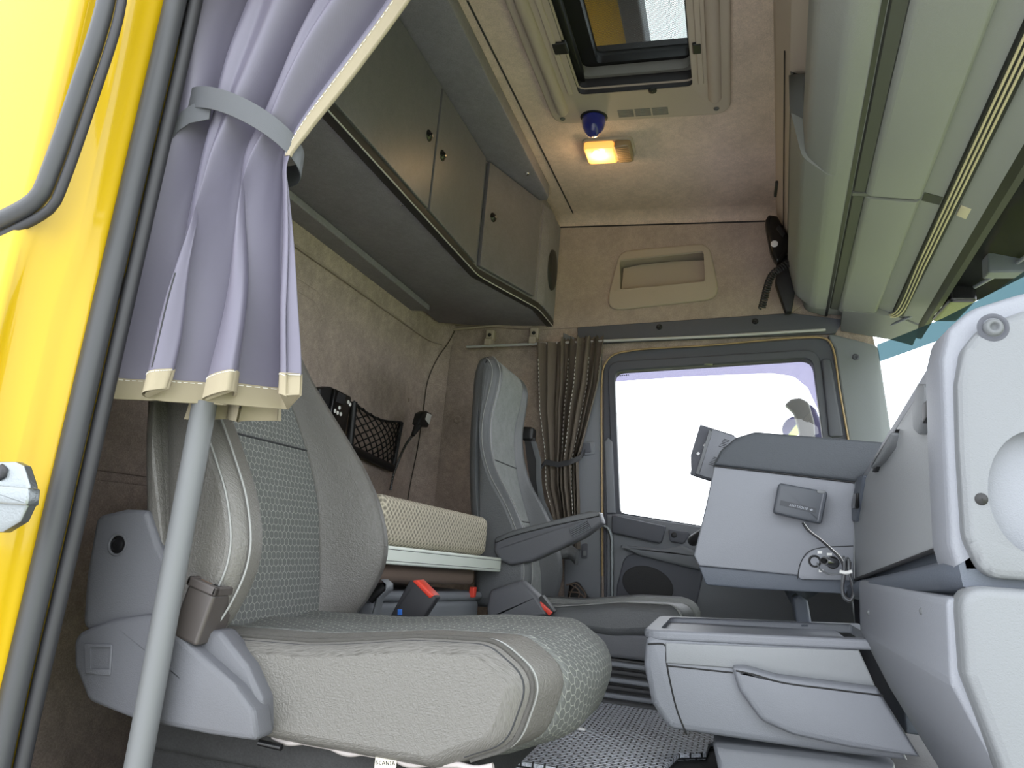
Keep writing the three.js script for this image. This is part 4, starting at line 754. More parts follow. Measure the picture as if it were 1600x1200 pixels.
// ---------- ceiling lamps ----------
{
  const t = thing('dome_lamp', 'lit rectangular dome lamp with ribbed amber lens on the ceiling', 'lamp');
  const b = roundPoly([[-0.548, -0.435], [-0.368, -0.435], [-0.368, -0.57], [-0.548, -0.57]].map(([x, z]) => [x, z, 0.025]));
  part('base', extr('y', b, 2.04, 2.052, 0.003), M.beigePl, t);
  const lens = (x0, x1) => extr('y', roundPoly([[x0, -0.443], [x1, -0.443], [x1, -0.562], [x0, -0.562]].map(([x, z]) => [x, z, 0.015])), 2.014, 2.042, 0.006);
  part('lit_lens', lens(-0.541, -0.434), new THREE.MeshPhysicalMaterial({ color: '#f6dba0', roughness: 0.3, emissive: '#ffb347', emissiveIntensity: 1.0 }), t, 'glowing amber lens');
  part('bulb', new THREE.SphereGeometry(0.014, 16, 10).translate(-0.497, 2.010, -0.475), new THREE.MeshPhysicalMaterial({ color: '#ffffff', emissive: '#ffe0a0', emissiveIntensity: 6 }), t);
  part('clear_lens', lens(-0.434, -0.375), mat('#a08a6a', { roughness: 0.25 }), t, 'unlit ribbed lens');
  for (let k = 0; k < 9; k++) part('lens_rib', rod([-0.428, 2.0138, -0.452 - k * 0.0125], [-0.382, 2.0138, -0.448 - k * 0.0125], 0.002, 6), mat('#8a7454', { roughness: 0.3 }), t);
  const L = new THREE.PointLight('#ffd6a3', 0.07, 0, 2); L.position.set(-0.49, 1.985, -0.50); L.castShadow = true; scene.add(L);
}
{
  const t = thing('blue_lamp', 'blue glass pear shaped lamp on a dark ring next to the dome lamp', 'lamp');
  const c = V3(-0.473, 2.03, -0.268);
  part('ring', lathe([[0.0005, 0.004], [0.041, 0.007], [0.047, 0.0], [0.047, -0.002]], c, [0, -1, 0], 30), M.black, t);
  part('glass', lathe([[0.039, 0.005], [0.0395, 0.02], [0.035, 0.040], [0.026, 0.056], [0.015, 0.068], [0.008, 0.0705], [0.0005, 0.0715]], c, [0, -1, 0], 30), mat('#2436c8', { roughness: 0.08, clearcoat: 1, grain: 'leather', gs: 0.004 }), t);
  part('tip', lathe([[0.0005, 0.0715], [0.009, 0.069], [0.0105, 0.066], [0.009, 0.064]], c, [0, -1, 0], 20), M.chrome, t);
}

// ---------- overhead console above the windscreen ----------
{
  const t = thing('overhead_console', 'long olive grey overhead storage console above the windscreen', 'console');
  const sx = (z) => -0.058 * z;
  const sweep = (prof, z0, z1, n = 8, creased = true) => { let g = loft(Array.from({ length: n + 1 }, (_, k) => { const z = lerp(z0, z1, k / n); return prof.map(([x, y]) => [x + sx(z), y, z]); }), true, true); if (creased) { g = g.index ? g.toNonIndexed() : g; g.deleteAttribute('normal'); g = toCreasedNormals(g, 0.5); } return boxUV(g); };
  const Z0 = -1.085, Z1 = 1.02;
  // beige upper shelf back
  part('shelf_lining', sweep(roundPoly([[0.075, 2.05], [0.082, 1.99, 0.03], [0.118, 1.90], [0.19, 1.86], [0.30, 1.86], [0.30, 2.05]]), Z0, Z1), M.beigePl, t, 'beige shelf lining');
  part('shelf_seam', tube([-1.06, -0.6, -0.1, 0.15].map((z) => [0.104 + sx(z), 1.925, z]), 0.002, 6), M.seam, t);
  part('shelf_rim', sweep([[0.118, 1.905], [0.128, 1.84], [0.16, 1.84], [0.16, 1.90]], Z0, 0.10), M.overD, t);
  // rounded front of the shelf
  const bul = roundPoly([[0.16, 1.92, 0.01], [0.127, 1.90, 0.02], [0.122, 1.78, 0.06], [0.150, 1.655, 0.06], [0.215, 1.60, 0.05], [0.266, 1.597, 0.004], [0.27, 1.63], [0.28, 1.9]], 0, 8);
  const bulNear = roundPoly([[0.19, 1.84, 0.02], [0.172, 1.83, 0.02], [0.150, 1.76, 0.06], [0.158, 1.66, 0.06], [0.215, 1.60, 0.05], [0.266, 1.597, 0.004], [0.27, 1.63], [0.28, 1.84]], 0, 8);
  part('shelf_front', sweep(bul, -0.99, 0.10, 8), M.over, t);
  part('shelf_front', sweep(bulNear, 0.10, Z1, 8), M.over, t);
  part('shelf_end', sweep(roundPoly([[0.20, 1.78, 0.02], [0.165, 1.70, 0.04], [0.19, 1.62, 0.04], [0.266, 1.597, 0.004], [0.28, 1.8]], 0, 6), Z0, -0.99, 2), M.over, t);
  part('shelf_wedge', loft([[0.075, [[0.130, 1.90], [0.20, 1.90], [0.20, 1.72], [0.125, 1.77]]], [0.12, [[0.115, 1.875], [0.20, 1.88], [0.20, 1.74], [0.118, 1.79]]], [0.15, [[0.150, 1.85], [0.20, 1.86], [0.20, 1.76], [0.15, 1.78]]]].map(([z, q]) => q.map(([x, y]) => [x + sx(z), y, z]))), M.overD, t);
  part('shelf_latch', box(0.108, 0.118, 1.885, 1.90, -0.62, -0.52, 0.003), M.black, t);
  // underside body
  part('underside', sweep([[0.27, 1.605], [0.30, 1.603], [0.44, 1.588], [0.50, 1.566], [0.575, 1.528], [0.60, 1.56], [0.60, 2.05], [0.27, 2.05]], Z0, Z1), M.over, t);
  part('gap', sweep([[0.262, 1.596], [0.272, 1.598], [0.274, 1.62], [0.264, 1.62]], Z0, Z1), M.black, t);
  // lockers: near one long, far one short
  const flap = (z0, z1) => {
    const f = part('flap', sweep(roundPoly([[0.305, 1.597, 0.006], [0.318, 1.586, 0.01], [0.428, 1.572, 0.012], [0.438, 1.584, 0.006], [0.42, 1.60], [0.31, 1.61]], 0, 4), z0, z1, 4), M.over, t);
    part('grip_groove', sweep([[0.275, 1.6045], [0.279, 1.5985], [0.304, 1.5955], [0.306, 1.6045]], z0 + 0.005, z1 - 0.005, 4), mat('#45473f', { roughness: 0.6 }), f);
  };
  flap(-1.0, -0.012); flap(0.006, Z1);
  part('flap_line', sweep([[0.275, 1.5965], [0.30, 1.5945], [0.42, 1.5785], [0.43, 1.59], [0.275, 1.61]], -0.011, 0.005, 1), M.overD, t);
  // blind rail
  part('blind_slot', sweep([[0.482, 1.576], [0.486, 1.564], [0.517, 1.549], [0.522, 1.56]], -0.93, Z1), M.black, t);
  for (const [x, y] of [[0.492, 1.5615], [0.5005, 1.5575], [0.509, 1.5535]]) part('rail', tube([[x - 0.045 + sx(-0.985), y + 0.012, -0.985], [x - 0.015 + sx(-0.96), y + 0.003, -0.96], [x + sx(-0.90), y, -0.90], [x + sx(-0.4), y, -0.4], [x + sx(0.1), y, 0.1], [x + sx(0.6), y, 0.6], [x + sx(1.0), y, 1.0]], 0.0028, 6, 90), mat('#cfc59a', { roughness: 0.35 }), t, 'pale gold blind rail');
  part('blind_pull', sweep(roundPoly([[0.522, 1.552, 0.006], [0.545, 1.540, 0.006], [0.547, 1.546, 0.003], [0.524, 1.558, 0.003]]), -0.052, 0.004, 1), mat('#cdc5a2', { roughness: 0.6 }), t, 'beige blind pull tab');
  part('lamp_window', sweep([[0.441, 1.5862], [0.482, 1.572], [0.484, 1.576], [0.442, 1.59]], -0.032, 0.014, 1), mat('#262725', { roughness: 0.3 }), t);
  part('windscreen_edge', sweep([[0.568, 1.534], [0.585, 1.512], [0.60, 1.51], [0.60, 1.55]], Z0, Z1), M.black, t);
  part('corner_cover', loft([[-1.09, 0.03], [-1.02, 0.0], [-0.96, -0.01]].map(([z, d]) => [[0.32, 1.57 - d], [0.5, 1.545 - d * 1.3], [0.57, 1.515 - d], [0.60, 1.56], [0.32, 1.62]].map(([x, y]) => [x + sx(z), y, z]))), M.over, t);
}
{
  const t = thing('radio_handset', 'black radio microphone with a coiled cord at the end of the overhead console', 'radio handset');
  const z = -0.985, Z = (l) => roundPoly(pz(l, z));
  part('bracket', extr('z', Z([[1222, 392, 0.01], [1252, 400, 0.004], [1238, 484, 0.004], [1228, 485, 0.004], [1212, 440, 0.01], [1214, 405, 0.01]]), z - 0.06, z - 0.01, 0.004), M.black, t);
  part('microphone', extr('z', Z([[1195, 350, 0.01], [1200, 341, 0.01], [1214, 343, 0.01], [1236, 380, 0.01], [1233, 396, 0.01], [1213, 420, 0.02], [1203, 398, 0.01], [1196, 362, 0.005]]), z - 0.01, z + 0.04, 0.012), M.blackG, t);
  const bd = hz(1210, 381, z + 0.041);
  part('round_badge', lathe([[0.0005, 0.003], [0.011, 0.003], [0.0135, 0.001]], bd, [0, 0, 1], 20), M.white, t, 'round white badge');
  part('talk_key', extr('z', Z([[1216, 358, 0.004], [1226, 372, 0.004], [1222, 378, 0.004], [1212, 364, 0.004]]), z + 0.038, z + 0.046, 0.002), M.black, t);
  const ax = [[1245, 398], [1238, 406], [1226, 415], [1212, 424], [1204, 434], [1199, 448], [1195, 464], [1190, 482]].map(([u, v]) => hz(u, v, z + 0.055)), c = new THREE.CatmullRomCurve3(ax), fr = c.computeFrenetFrames(400), q = [];
  for (let k = 0; k <= 400; k++) { const p = c.getPointAt(k / 400), a = k / 400 * Math.PI * 2 * 26; q.push(p.addScaledVector(fr.normals[k], Math.cos(a) * 0.0115).addScaledVector(fr.binormals[k], Math.sin(a) * 0.0115)); }
  part('coiled_cord', tube(q, 0.0035, 5, 900), M.rubberD, t);
}

// ---------- dashboard ----------
{
  const t = thing('dashboard', 'grey centre and driver dashboard with dark soft cover', 'dashboard');
  const zc = 0.12, Zp = (l, z = zc) => roundPoly(pz(l, z));
  part('centre_panel', extr('z', Zp([[1116, 727], [1336, 753], [1336, 908], [1092, 884, 0.01], [1084, 868, 0.01], [1103, 790]]), -0.30, zc, 0.004), M.dash, t);
  part('soft_cover', extr('z', Zp([[1114, 727], [1126, 703, 0.03], [1150, 683, 0.04], [1180, 674, 0.04], [1390, 691], [1380, 725], [1337, 753]]), -0.30, zc + 0.002, 0.012), M.dashTop, t, 'dark textured soft cover');
  part('cover_line', tube([[1116, 728], [1220, 740], [1336, 754]].map(([u, v]) => hz(u, v, zc + 0.002)), 0.002, 6), M.black, t);
  part('driver_dash_body', extr('z', [[0.34, 0.60], [0.31, 0.75], [0.31, 0.93], [0.36, 0.955], [0.54, 0.90], [0.56, 0.6], [0.50, 0.25], [0.44, 0.25], [0.42, 0.58]], -1.06, -0.295, 0.01), M.dashLow, t);
  part('lower_skirt', extr('z', Zp([[1092, 884], [1332, 906], [1322, 928], [1170, 920], [1103, 914, 0.01]], 0.11), -0.30, 0.112, 0.004), M.dashLow, t);
  const sk = Zp([[1246, 905, 0.01], [1252, 876, 0.03], [1272, 856, 0.03], [1334, 853, 0.005], [1333, 907, 0.005]], 0.123);
  part('socket_plate', extr('z', sk, 0.118, 0.1235, 0.002), M.dash, t);
  part('socket_line', tube([[1246, 905], [1250, 882], [1262, 863], [1282, 856], [1333, 853]].map(([u, v]) => hz(u, v, 0.1235)), 0.0009, 5), M.seam, t);
  part('gear_lever_boot', extr('z', Zp([[1238, 935, 0.01], [1246, 928, 0.005], [1262, 938, 0.01], [1270, 985], [1246, 985]], -0.05), -0.12, -0.04, 0.01), M.dashLow, t);
  for (const [u, v] of [[1273, 877], [1301, 879]]) { const p = hz(u, v, 0.1235); part('power_socket', lathe([[0.0005, -0.012], [0.009, -0.012], [0.0095, 0.002], [0.013, 0.002], [0.014, 0]], p, [0, 0, 1], 24), M.black, t); }
  for (const [u, v, w] of [[1281, 863, 7], [1283, 892, 7], [1296, 866, 8]]) part('symbol_sticker', extr('z', pz([[u - w / 2, v - 2], [u + w / 2, v - 2], [u + w / 2, v + 2], [u - w / 2, v + 2]], 0.124), 0.1232, 0.1242, 0.0002), M.white, t);
}
{
  const t = thing('glovebox_unit', 'pale grey passenger side dashboard with glovebox lid and round recess at its end', 'dashboard');
  const zc = 0.12, Zp = (l, z = zc) => roundPoly(pz(l, z));
  // glovebox side, facing the rear of the cab
  const X = 0.262, G = (l, x = X) => roundPoly(l.map(([u, v, r]) => { const p = hx(u, v, x); return [p.z, p.y, r || 0]; }));
  part('glovebox_lid', extr('x', G([[1337, 905], [1334, 800, 0.01], [1352, 745, 0.02], [1472, 552, 0.03], [1481, 850]]), X, 0.30, 0.005), M.dashMid, t);
  part('lid_rim', extr('x', G([[1348, 742], [1470, 538, 0.02], [1484, 520], [1490, 560], [1474, 556, 0.01], [1354, 746]], 0.268), 0.268, 0.31, 0.004), M.dash, t);
  part('lid_line', tube([[1336, 906], [1410, 879], [1482, 852]].map(([u, v]) => hx(u, v, X - 0.001)), 0.0035, 6), M.black, t);
  part('lid_grip', extr('x', G([[1369, 735, 0.004], [1378, 712, 0.004], [1406, 672, 0.006], [1400, 700, 0.006], [1384, 722, 0.004]], X), X - 0.012, X + 0.004, 0.003), M.dashLite, t);
  part('lid_grip_slot', extr('x', G([[1367, 738], [1376, 712], [1405, 671], [1400, 684], [1380, 714], [1372, 737]], X - 0.001), X - 0.006, X + 0.002, 0.001), M.black, t);
  const latch = part('lid_latch', extr('x', G([[1440, 672, 0.01], [1438, 640, 0.01], [1446, 600, 0.01], [1460, 600, 0.01], [1456, 655, 0.01], [1448, 680, 0.01]], X), X - 0.012, X + 0.004, 0.004), M.dashLite, t);
  part('latch_slot', extr('x', G([[1443, 664, 0.006], [1443, 632, 0.005], [1454, 622, 0.005], [1452, 650, 0.006]], X - 0.012), X - 0.014, X - 0.005, 0.001), M.black, latch);
  const hk = part('side_pocket', extr('x', G([[1334, 815, 0.01], [1333, 785, 0.01], [1342, 745, 0.01], [1352, 742, 0.004], [1344, 790, 0.02], [1340, 815, 0.01]], X - 0.002), X - 0.006, X + 0.01, 0.003), M.dashLow, t);
  part('bag_hook', extr('x', G([[1335, 795, 0.004], [1337, 772, 0.004], [1343, 770, 0.004], [1341, 795, 0.006]], X - 0.006), X - 0.012, X - 0.004, 0.003), M.blackG, hk);
  // top of the passenger side
  part('dash_top', loft([[0.11, 0.868], [0.5, 0.90], [0.93, 0.955]].map(([z, y]) => [[0.275, y - 0.02], [0.29, y], [0.34, y + 0.03], [0.66, y + 0.04], [0.70, 0.5], [0.30, 0.5]].map(([x, yy]) => [x, yy, z]))), M.dash, t);
  // moulded strip under the glovebox
  part('lower_strip', loft([[0.10, 0.624, 0.0], [0.5, 0.648, 0.0], [0.90, 0.676, 0.0], [0.955, 0.682, 0.012]].map(([z, y, d]) => [[0.262 + d, y], [0.248 + d, y - 0.012], [0.252 + d, y - 0.036], [0.33, y - 0.045], [0.33, y + 0.01]].map(([x, yy]) => [x, yy, z]))), M.dashLow, t);
  part('inner_frame', box(0.275, 0.66, 0.58, 0.70, 0.30, 0.945, 0.004), M.dashLow, t);
  // end towards the door
  const ze = 0.955;
  part('end_frame', extr('z', Zp([[1476, 700], [1471, 560, 0.02], [1482, 512, 0.03], [1520, 480, 0.05], [1600, 455, 0.08], [1720, 440], [1720, 905], [1500, 905, 0.01], [1484, 852]], ze), 0.86, ze, 0.012), M.dash, t);
  const cen = hz(1622, 770, ze + 0.02), hole = []; for (let k = 0; k < 36; k++) { const a = -k / 36 * Math.PI * 2; hole.push([cen.x + Math.cos(a) * 0.062, cen.y + Math.sin(a) * 0.083]); }
  part('end_face', extr('z', Zp([[1499, 700], [1496, 600, 0.02], [1505, 545, 0.03], [1535, 507, 0.05], [1612, 480, 0.08], [1720, 468], [1720, 915], [1538, 903, 0.03], [1508, 840, 0.05]], ze + 0.02), ze - 0.03, ze + 0.022, 0.010, [hole]), M.dashLite, t);
  const oval = (r, z) => hole.map(([x, y]) => [cen.x + (x - cen.x) * r, cen.y + (y - cen.y) * r, z]);
  part('round_recess', loft([oval(1.0, ze + 0.021), oval(0.93, ze + 0.012), oval(0.80, ze - 0.012), oval(0.70, ze - 0.02), oval(0.66, ze - 0.028), oval(0.3, ze - 0.028)], true, 'end'), M.dash, t);
  part('screw_ring', lathe([[0.012, 0.0005], [0.0145, 0.0018], [0.018, 0.0]], hz(1552, 512, ze + 0.0218), [0, 0, 1], 24), M.darkPl, t);
  screw(hz(1552, 512, ze + 0.0215), [0, 0, 1], 0.0115, t, M.dashLite);
  part('bumper', lathe([[0.0005, 0.004], [0.006, 0.003], [0.008, 0]], hz(1533, 780, ze + 0.021), [0, 0, 1], 14), M.black, t);
  // knee panel
  part('knee_panel', extr('z', roundPoly([[0.246, 0.632, 0.01], [0.248, 0.535, 0.03], [0.30, 0.435, 0.03], [0.385, 0.30, 0.05], [0.52, 0.12], [0.66, 0.12], [0.66, 0.645]]), 0.29, 0.955, 0.008), M.dash, t);
  part('knee_panel_end', extr('z', roundPoly([[0.252, 0.648, 0.03], [0.256, 0.55, 0.03], [0.298, 0.43, 0.05], [0.385, 0.28, 0.08], [0.52, 0.10, 0.02], [0.66, 0.10, 0.02], [0.66, 0.655, 0.02]]), 0.935, 0.985, 0.012), M.dashLite, t);
  for (const [u, v] of [[1358, 957], [1441, 955]]) part('dent_pin', lathe([[0.0005, 0.004], [0.004, 0.003], [0.006, 0]], hx(u, v, 0.2475), [-1, 0, 0], 12), M.dashLite, t);
}
{
  const t = thing('drawer_console', 'grey centre console with a pull-out drawer and large grip', 'console');
  const zf = 0.32, Zp = (l, z = zf) => roundPoly(pz(l, z));
  part('body', extr('z', Zp([[1009, 993, 0.02], [1342, 1012], [1420, 1190], [1290, 1176], [1045, 1140, 0.03], [1018, 1100, 0.06], [1005, 1040, 0.06]]), -0.08, zf, 0.014), M.dash, t);
  part('upper_band', extr('z', Zp([[1040, 1004], [1342, 1016], [1368, 1075], [1220, 1056], [1145, 1044], [1041, 1036]], zf), zf - 0.02, zf + 0.004, 0.003), M.dashMid, t);
  const sl = (x) => 0.494 + (x + 0.166) * 0.07;
  const ring = extr('y', roundPoly([[-0.172, -0.07, 0.04], [-0.172, 0.322, 0.05], [0.30, 0.322, 0.01], [0.30, -0.07, 0.01]]), 0, 0.020, 0.006, [roundPoly([[-0.145, -0.04, 0.03], [-0.145, 0.29, 0.04], [0.28, 0.29, 0.01], [0.28, -0.04, 0.01]])]);
  { const p = ring.attributes.position; for (let i = 0; i < p.count; i++) p.setY(i, p.getY(i) + sl(p.getX(i)) - 0.022); ring.computeVertexNormals(); }
  part('tray_rim', ring, M.dash, t);
  part('drawer_line', tube([[1041, 1040], [1145, 1051]].map(([u, v]) => hz(u, v, zf + 0.001)), 0.0016, 6), M.black, t);
  part('drawer_line', tube([[1012, 1006], [1039, 1008], [1041, 1030], [1046, 1060], [1058, 1110], [1073, 1148]].map(([u, v]) => hz(u, v, zf + 0.0005)), 0.0018, 6, 60), M.black, t);
  const gr = part('grip', extr('z', Zp([[1143, 1042, 0.008], [1165, 1042, 0.02], [1215, 1056, 0.03], [1372, 1076], [1440, 1185], [1330, 1170], [1240, 1150, 0.03], [1190, 1128, 0.04], [1155, 1080, 0.04]], zf + 0.035), zf - 0.01, zf + 0.035, 0.012), M.dash, t);
  part('grip_ledge', tube([[1150, 1048], [1178, 1054], [1220, 1066], [1300, 1077], [1380, 1087]].map(([u, v]) => hz(u, v, zf + 0.0345)), 0.0018, 6, 50), M.black, gr);
  part('foot', extr('z', Zp([[1112, 1160, 0.01], [1300, 1180], [1400, 1196], [1420, 1290], [1150, 1290], [1124, 1215, 0.02]], 0.26), -0.15, 0.26, 0.02), M.dash, t);
}
{
  const t = thing('hands_free_box', 'small black speaker box stuck on the dashboard centre panel', 'speaker box');
  const z0 = 0.122, z1 = 0.160, Zp = (l, z = z1) => roundPoly(pz(l, z), 0, 5);
  part('housing', extr('z', Zp([[1217, 754, 0.008], [1294, 768, 0.008], [1284, 819, 0.006], [1208, 801, 0.008]]), z0, z1, 0.006), mat('#4a4e55', { roughness: 0.45 }), t);
  part('edge_ridge', tube([[1287, 771], [1278, 815]].map(([u, v]) => hz(u, v, z1 + 0.0005)), 0.0018, 6), M.dash, t);
  const cv = document.createElement('canvas'); cv.width = 512; cv.height = 72; const c = cv.getContext('2d'); c.fillStyle = '#3b3e44'; c.fillRect(0, 0, 512, 72);
  c.translate(256, 36); c.rotate(Math.PI); c.fillStyle = '#8d929a'; c.font = 'bold 50px sans-serif'; c.textAlign = 'left'; c.textBaseline = 'middle'; c.transform(1, 0, -0.25, 1, 0, 0); c.fillText('BOOKLOCT', -140, 2); c.beginPath(); c.moveTo(-215, 0); c.lineTo(-190, -20); c.lineTo(-165, 0); c.lineTo(-190, 20); c.fill();
  const tt = new THREE.CanvasTexture(cv); tt.colorSpace = THREE.SRGBColorSpace;
  const A = hz(1219, 786, z1 + 0.0006), B = hz(1275, 799, z1 + 0.0006), w = A.distanceTo(B), g = new THREE.BoxGeometry(w, 0.011, 0.0008); g.rotateZ(Math.atan2(B.y - A.y, B.x - A.x)); g.translate((A.x + B.x) / 2, (A.y + B.y) / 2 + 0.001, z1 + 0.0005);
  part('name_strip', g, new THREE.MeshPhysicalMaterial({ map: tt, roughness: 0.5 }), t, 'dark strip with faint lettering');
  part('clip', extr('z', Zp([[1276, 765, 0.002], [1291, 767, 0.002], [1288, 772, 0.002], [1277, 770, 0.002]], z1), z1 - 0.004, z1 + 0.002, 0.001), M.dashLite, t);
}
{
  const t = thing('power_cable', 'bundled black and white power cable hanging from the sockets below the speaker box', 'cable');
  const c3 = (l) => l.map(([u, v, z]) => hz(u, v, z));
  part('lead', tube(c3([[1254, 817, 0.135], [1262, 828, 0.14], [1280, 842, 0.15], [1296, 856, 0.17], [1312, 872, 0.18], [1320, 890, 0.18]]), 0.0026, 7, 60), M.rubberD, t);
  part('lead', tube(c3([[1256, 816, 0.138], [1265, 828, 0.143], [1283, 842, 0.153], [1299, 856, 0.173], [1315, 872, 0.183], [1322, 890, 0.183]]), 0.0008, 6, 60), M.white, t);
  part('plug', [rod(hz(1303, 880, 0.126), hz(1288, 876, 0.185), 0.0105, 18, 0.009), rod(hz(1288, 876, 0.185), hz(1286, 876, 0.19), 0.006, 14)], M.blackG, t);
  part('lead', tube(c3([[1277, 880, 0.14], [1282, 890, 0.16], [1296, 897, 0.175], [1318, 896, 0.18]]), 0.002, 6, 40), M.dashLite, t);
  for (let k = 0; k < 6; k++) {
    const d = k * 1.6, z = 0.178 + (k % 3) * 0.005;
    part('loop', tube(c3([[1318 + d * 0.4, 868 + d, z], [1317 + d * 0.5, 895, z], [1315 + d * 0.3, 918, z], [1318 + d * 0.3, 934 - d * 0.4, z], [1327 + d * 0.2, 940 - d * 0.5, z + 0.003], [1335 - d * 0.3, 930 - d * 0.5, z + 0.004], [1333 - d * 0.4, 912, z + 0.004], [1326 + d * 0.3, 895, z + 0.003], [1324 + d * 0.6, 870 + d, z + 0.002]]), 0.0022, 6, 70), k % 2 ? M.rubberD : M.dashLite, t);
  }
  part('cable_tie', tube([[1312, 893], [1322, 895], [1331, 893]].map(([u, v]) => hz(u, v, 0.192)), 0.004, 8), M.white, t, 'white cable tie');
}
{
  const t = thing('tablet_screen', 'grey tablet screen mounted behind the centre of the dashboard seen from its back', 'screen');
  const z = -0.22, Zp = (l, q = z) => roundPoly(pz(l, q));
  part('housing', extr('z', Zp([[1094, 663, 0.004], [1148, 680, 0.004], [1128, 757, 0.004], [1078, 741, 0.004], [1080, 734], [1079, 712]]), z - 0.03, z, 0.003), M.darkPl, t);
  part('back_plate', extr('z', Zp([[1112, 670], [1160, 686], [1135, 757], [1090, 741]], z + 0.012), z - 0.004, z + 0.012, 0.003), M.dash, t);
  part('mount_bar', extr('z', Zp([[1108, 672], [1113, 674], [1092, 742], [1087, 740]], z + 0.014), z, z + 0.016, 0.001), M.dashLite, t);
  for (const [u, v] of [[1102, 696], [1091, 709]]) screw(hz(u, v, z + 0.001), [0, 0, 1], 0.006, t, M.chrome);
  for (let r = 0; r < 2; r++) for (let k = 0; k < 6; k++) { const u = 1123 - r * 16 + k * 1.6, v = 697 + r * 28 - k * 2.2; part('vent_slot', tube([hz(u, v, z + 0.0125), hz(u + 9, v + 2.5, z + 0.0125)], 0.0008, 5, 4), M.black, t); }
}
{
  const t = thing('steering_wheel', 'black steering wheel partly hidden behind the dashboard', 'steering wheel');
  const g = new THREE.TorusGeometry(0.225, 0.017, 14, 60), n = V3(-0.5, 0.866, 0), q = new THREE.Quaternion().setFromUnitVectors(V3(0, 0, 1), n), c = V3(0.075, 0.805, -0.62);
  g.applyQuaternion(q); g.translate(c.x, c.y, c.z); part('rim', g, M.rubberD, t);
  part('hub', lathe([[0.0005, 0.02], [0.06, 0.015], [0.075, -0.01], [0.05, -0.04], [0.0005, -0.04]], c.clone().addScaledVector(n, -0.03), [n.x, n.y, 0], 28), M.rubberD, t);
  for (const a of [0.2, Math.PI - 0.2, -Math.PI / 2]) { const d = V3(0.866, 0.5, 0).multiplyScalar(-Math.sin(a)).add(V3(0, 0, Math.cos(a))); part('spoke', rod(c.clone().addScaledVector(n, -0.03).addScaledVector(d, 0.05), c.clone().addScaledVector(d, 0.22), 0.014, 12), M.rubberD, t); }
  part('column', rod(c.clone().addScaledVector(n, -0.06), c.clone().addScaledVector(n, -0.30), 0.045, 20), M.dashLow, t);
}

// ---------- outside the windows ----------
{
  const t = thing('side_mirror', 'outside mirror with green reflection beyond the driver window', 'mirror');
  const z = -1.42, Zp = (l, q = z) => roundPoly(pz(l, q));
  part('housing', extr('z', Zp([[1264, 628, 0.02], [1276, 640, 0.03], [1287, 668, 0.02], [1288, 720], [1268, 720]], z - 0.03), z - 0.12, z - 0.03, 0.01), mat('#3d3c66', { roughness: 0.4 }), t);
  part('arm', extr('z', Zp([[1226, 632, 0.01], [1236, 623, 0.02], [1250, 621, 0.02], [1264, 628, 0.03], [1273, 660, 0.05], [1276, 720], [1252, 720], [1248, 670, 0.03], [1240, 645, 0.04]]), z - 0.04, z, 0.008), mat('#5d5f60', { roughness: 0.5 }), t);
  part('mount', [rod(hz(1264, 715, z - 0.02), [0.40, 1.0, -1.19], 0.018, 12), rod(hz(1272, 716, z - 0.06), [0.46, 0.98, -1.19], 0.015, 12)], M.rubberD, t);
  part('mirror_glass', lathe([[0.0005, 0.003], [0.05, 0.002], [0.052, -0.004], [0.0005, -0.008]], hz(1238, 668, z - 0.13), [0.5, -0.45, 0.74], 32), mat('#ffffff', { metalness: 1, roughness: 0.02 }), t, 'mirror glass');
}
{
  const t = thing('wind_deflector', 'lavender tinted wind deflector along the top of the driver window', 'deflector');
  { const bits = []; for (let k = 0; k < 7; k++) { const p = hz(963 + k * 3, 587 - k * 0.2, -1.2); bits.push(box(p.x, p.x + 0.0045, p.y - 0.002 - (k % 3) * 0.0006, p.y + 0.002 + (k % 2) * 0.0012, -1.2025, -1.2005, 0.0002, 1)); } part('maker_mark', bits, M.black, t); }
  part('tinted_strip', extr('z', roundPoly(pz([[950, 560], [1285, 540], [1310, 700], [1292, 690], [1278, 640, 0.05], [1262, 606, 0.05], [1240, 588, 0.05], [1205, 583, 0.1], [1080, 588], [950, 597]], -1.205)), -1.207, -1.203, 0), new THREE.MeshPhysicalMaterial({ color: '#a9a7b4', transmission: 1, thickness: 0, roughness: 0.02, ior: 1.3, side: 2 }), t);
}
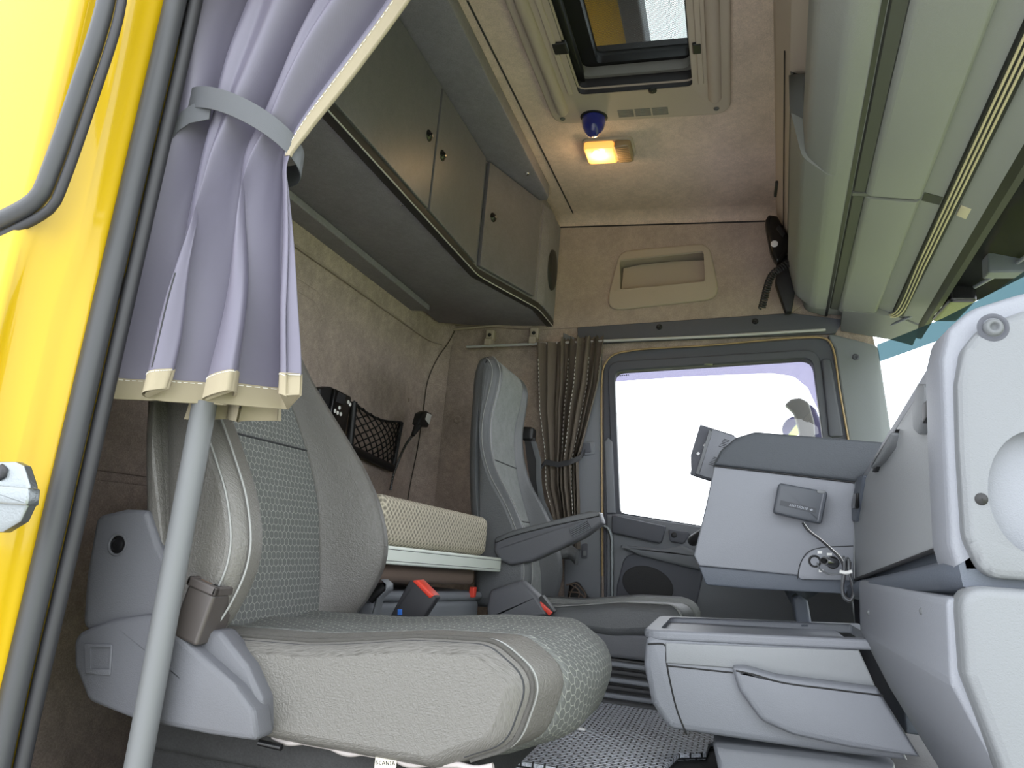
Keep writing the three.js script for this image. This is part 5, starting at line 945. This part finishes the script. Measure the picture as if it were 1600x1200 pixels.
{
  const t = thing('sun_visor', 'smoked outer sun visor with marker lamp above the windscreen', 'sun visor');
  const smoke = new THREE.MeshPhysicalMaterial({ color: '#22241f', roughness: 1, specularIntensity: 0.15, side: 2 });
  const row = (y, d) => wsz.map((z) => [(d < 0 ? 0.625 - 0.05 * z : wsx(z) + d), y, z]);
  part('visor_board', boxUV(loft([row(1.60, -1), row(1.575, 0.0), row(1.56, 0.06), row(1.535, 0.11), row(1.545, 0.115), row(1.58, 0.06)], false, false)), smoke, t);
  for (const z of [-0.42, 0.1, 0.62]) part('bracket', box(wsx(z) - 0.02, wsx(z) + 0.08, 1.52, 1.58, z - 0.03, z + 0.03, 0.006), M.dashLow, t);
  const lm = part('marker_lamp', box(0.64, 0.72, 1.50, 1.555, -0.83, -0.60, 0.012), M.blackG, t);
  for (const z of [-0.78, -0.71]) part('lamp_window', box(0.637, 0.642, 1.51, 1.53, z, z + 0.03, 0.002), M.railPl, lm);
  part('edge_rod', tube(wsz.map((z) => [wsx(z) + 0.05, 1.548, z]), 0.006, 8, 60), M.dash, t);
}
{ // small white clip left on the floor mat
  const t = thing('plastic_clip', 'small white plastic clip lying on the floor mat', 'clip');
  const p = hy(901, 1138, 0.216), g = box(-0.022, 0.022, 0.213, 0.219, -0.005, 0.005, 0.002), g2 = box(-0.006, 0.006, 0.2125, 0.222, -0.007, 0.007, 0.002);
  for (const q of [g, g2]) q.translate(p.x, 0, p.z);
  part('body', g, M.white, t); part('grip', g2, M.railPl, t);
}

// ---------- every thing gets its origin at its base ----------
scene.updateMatrixWorld(true);
for (const o of scene.children) {
  if (o.isLight || o.isCamera || o.userData.kind === 'structure' && !o.isMesh) continue;
  const b = new THREE.Box3().setFromObject(o), c = V3((b.min.x + b.max.x) / 2, b.min.y, (b.min.z + b.max.z) / 2);
  if (o.isMesh) { o.geometry.translate(-c.x, -c.y, -c.z); o.position.copy(c); for (const k of o.children) k.position.sub(c); }
  else { o.position.copy(c); for (const k of o.children) k.position.sub(c); }
}
scene.updateMatrixWorld(true);
renderer.render(scene, camera);
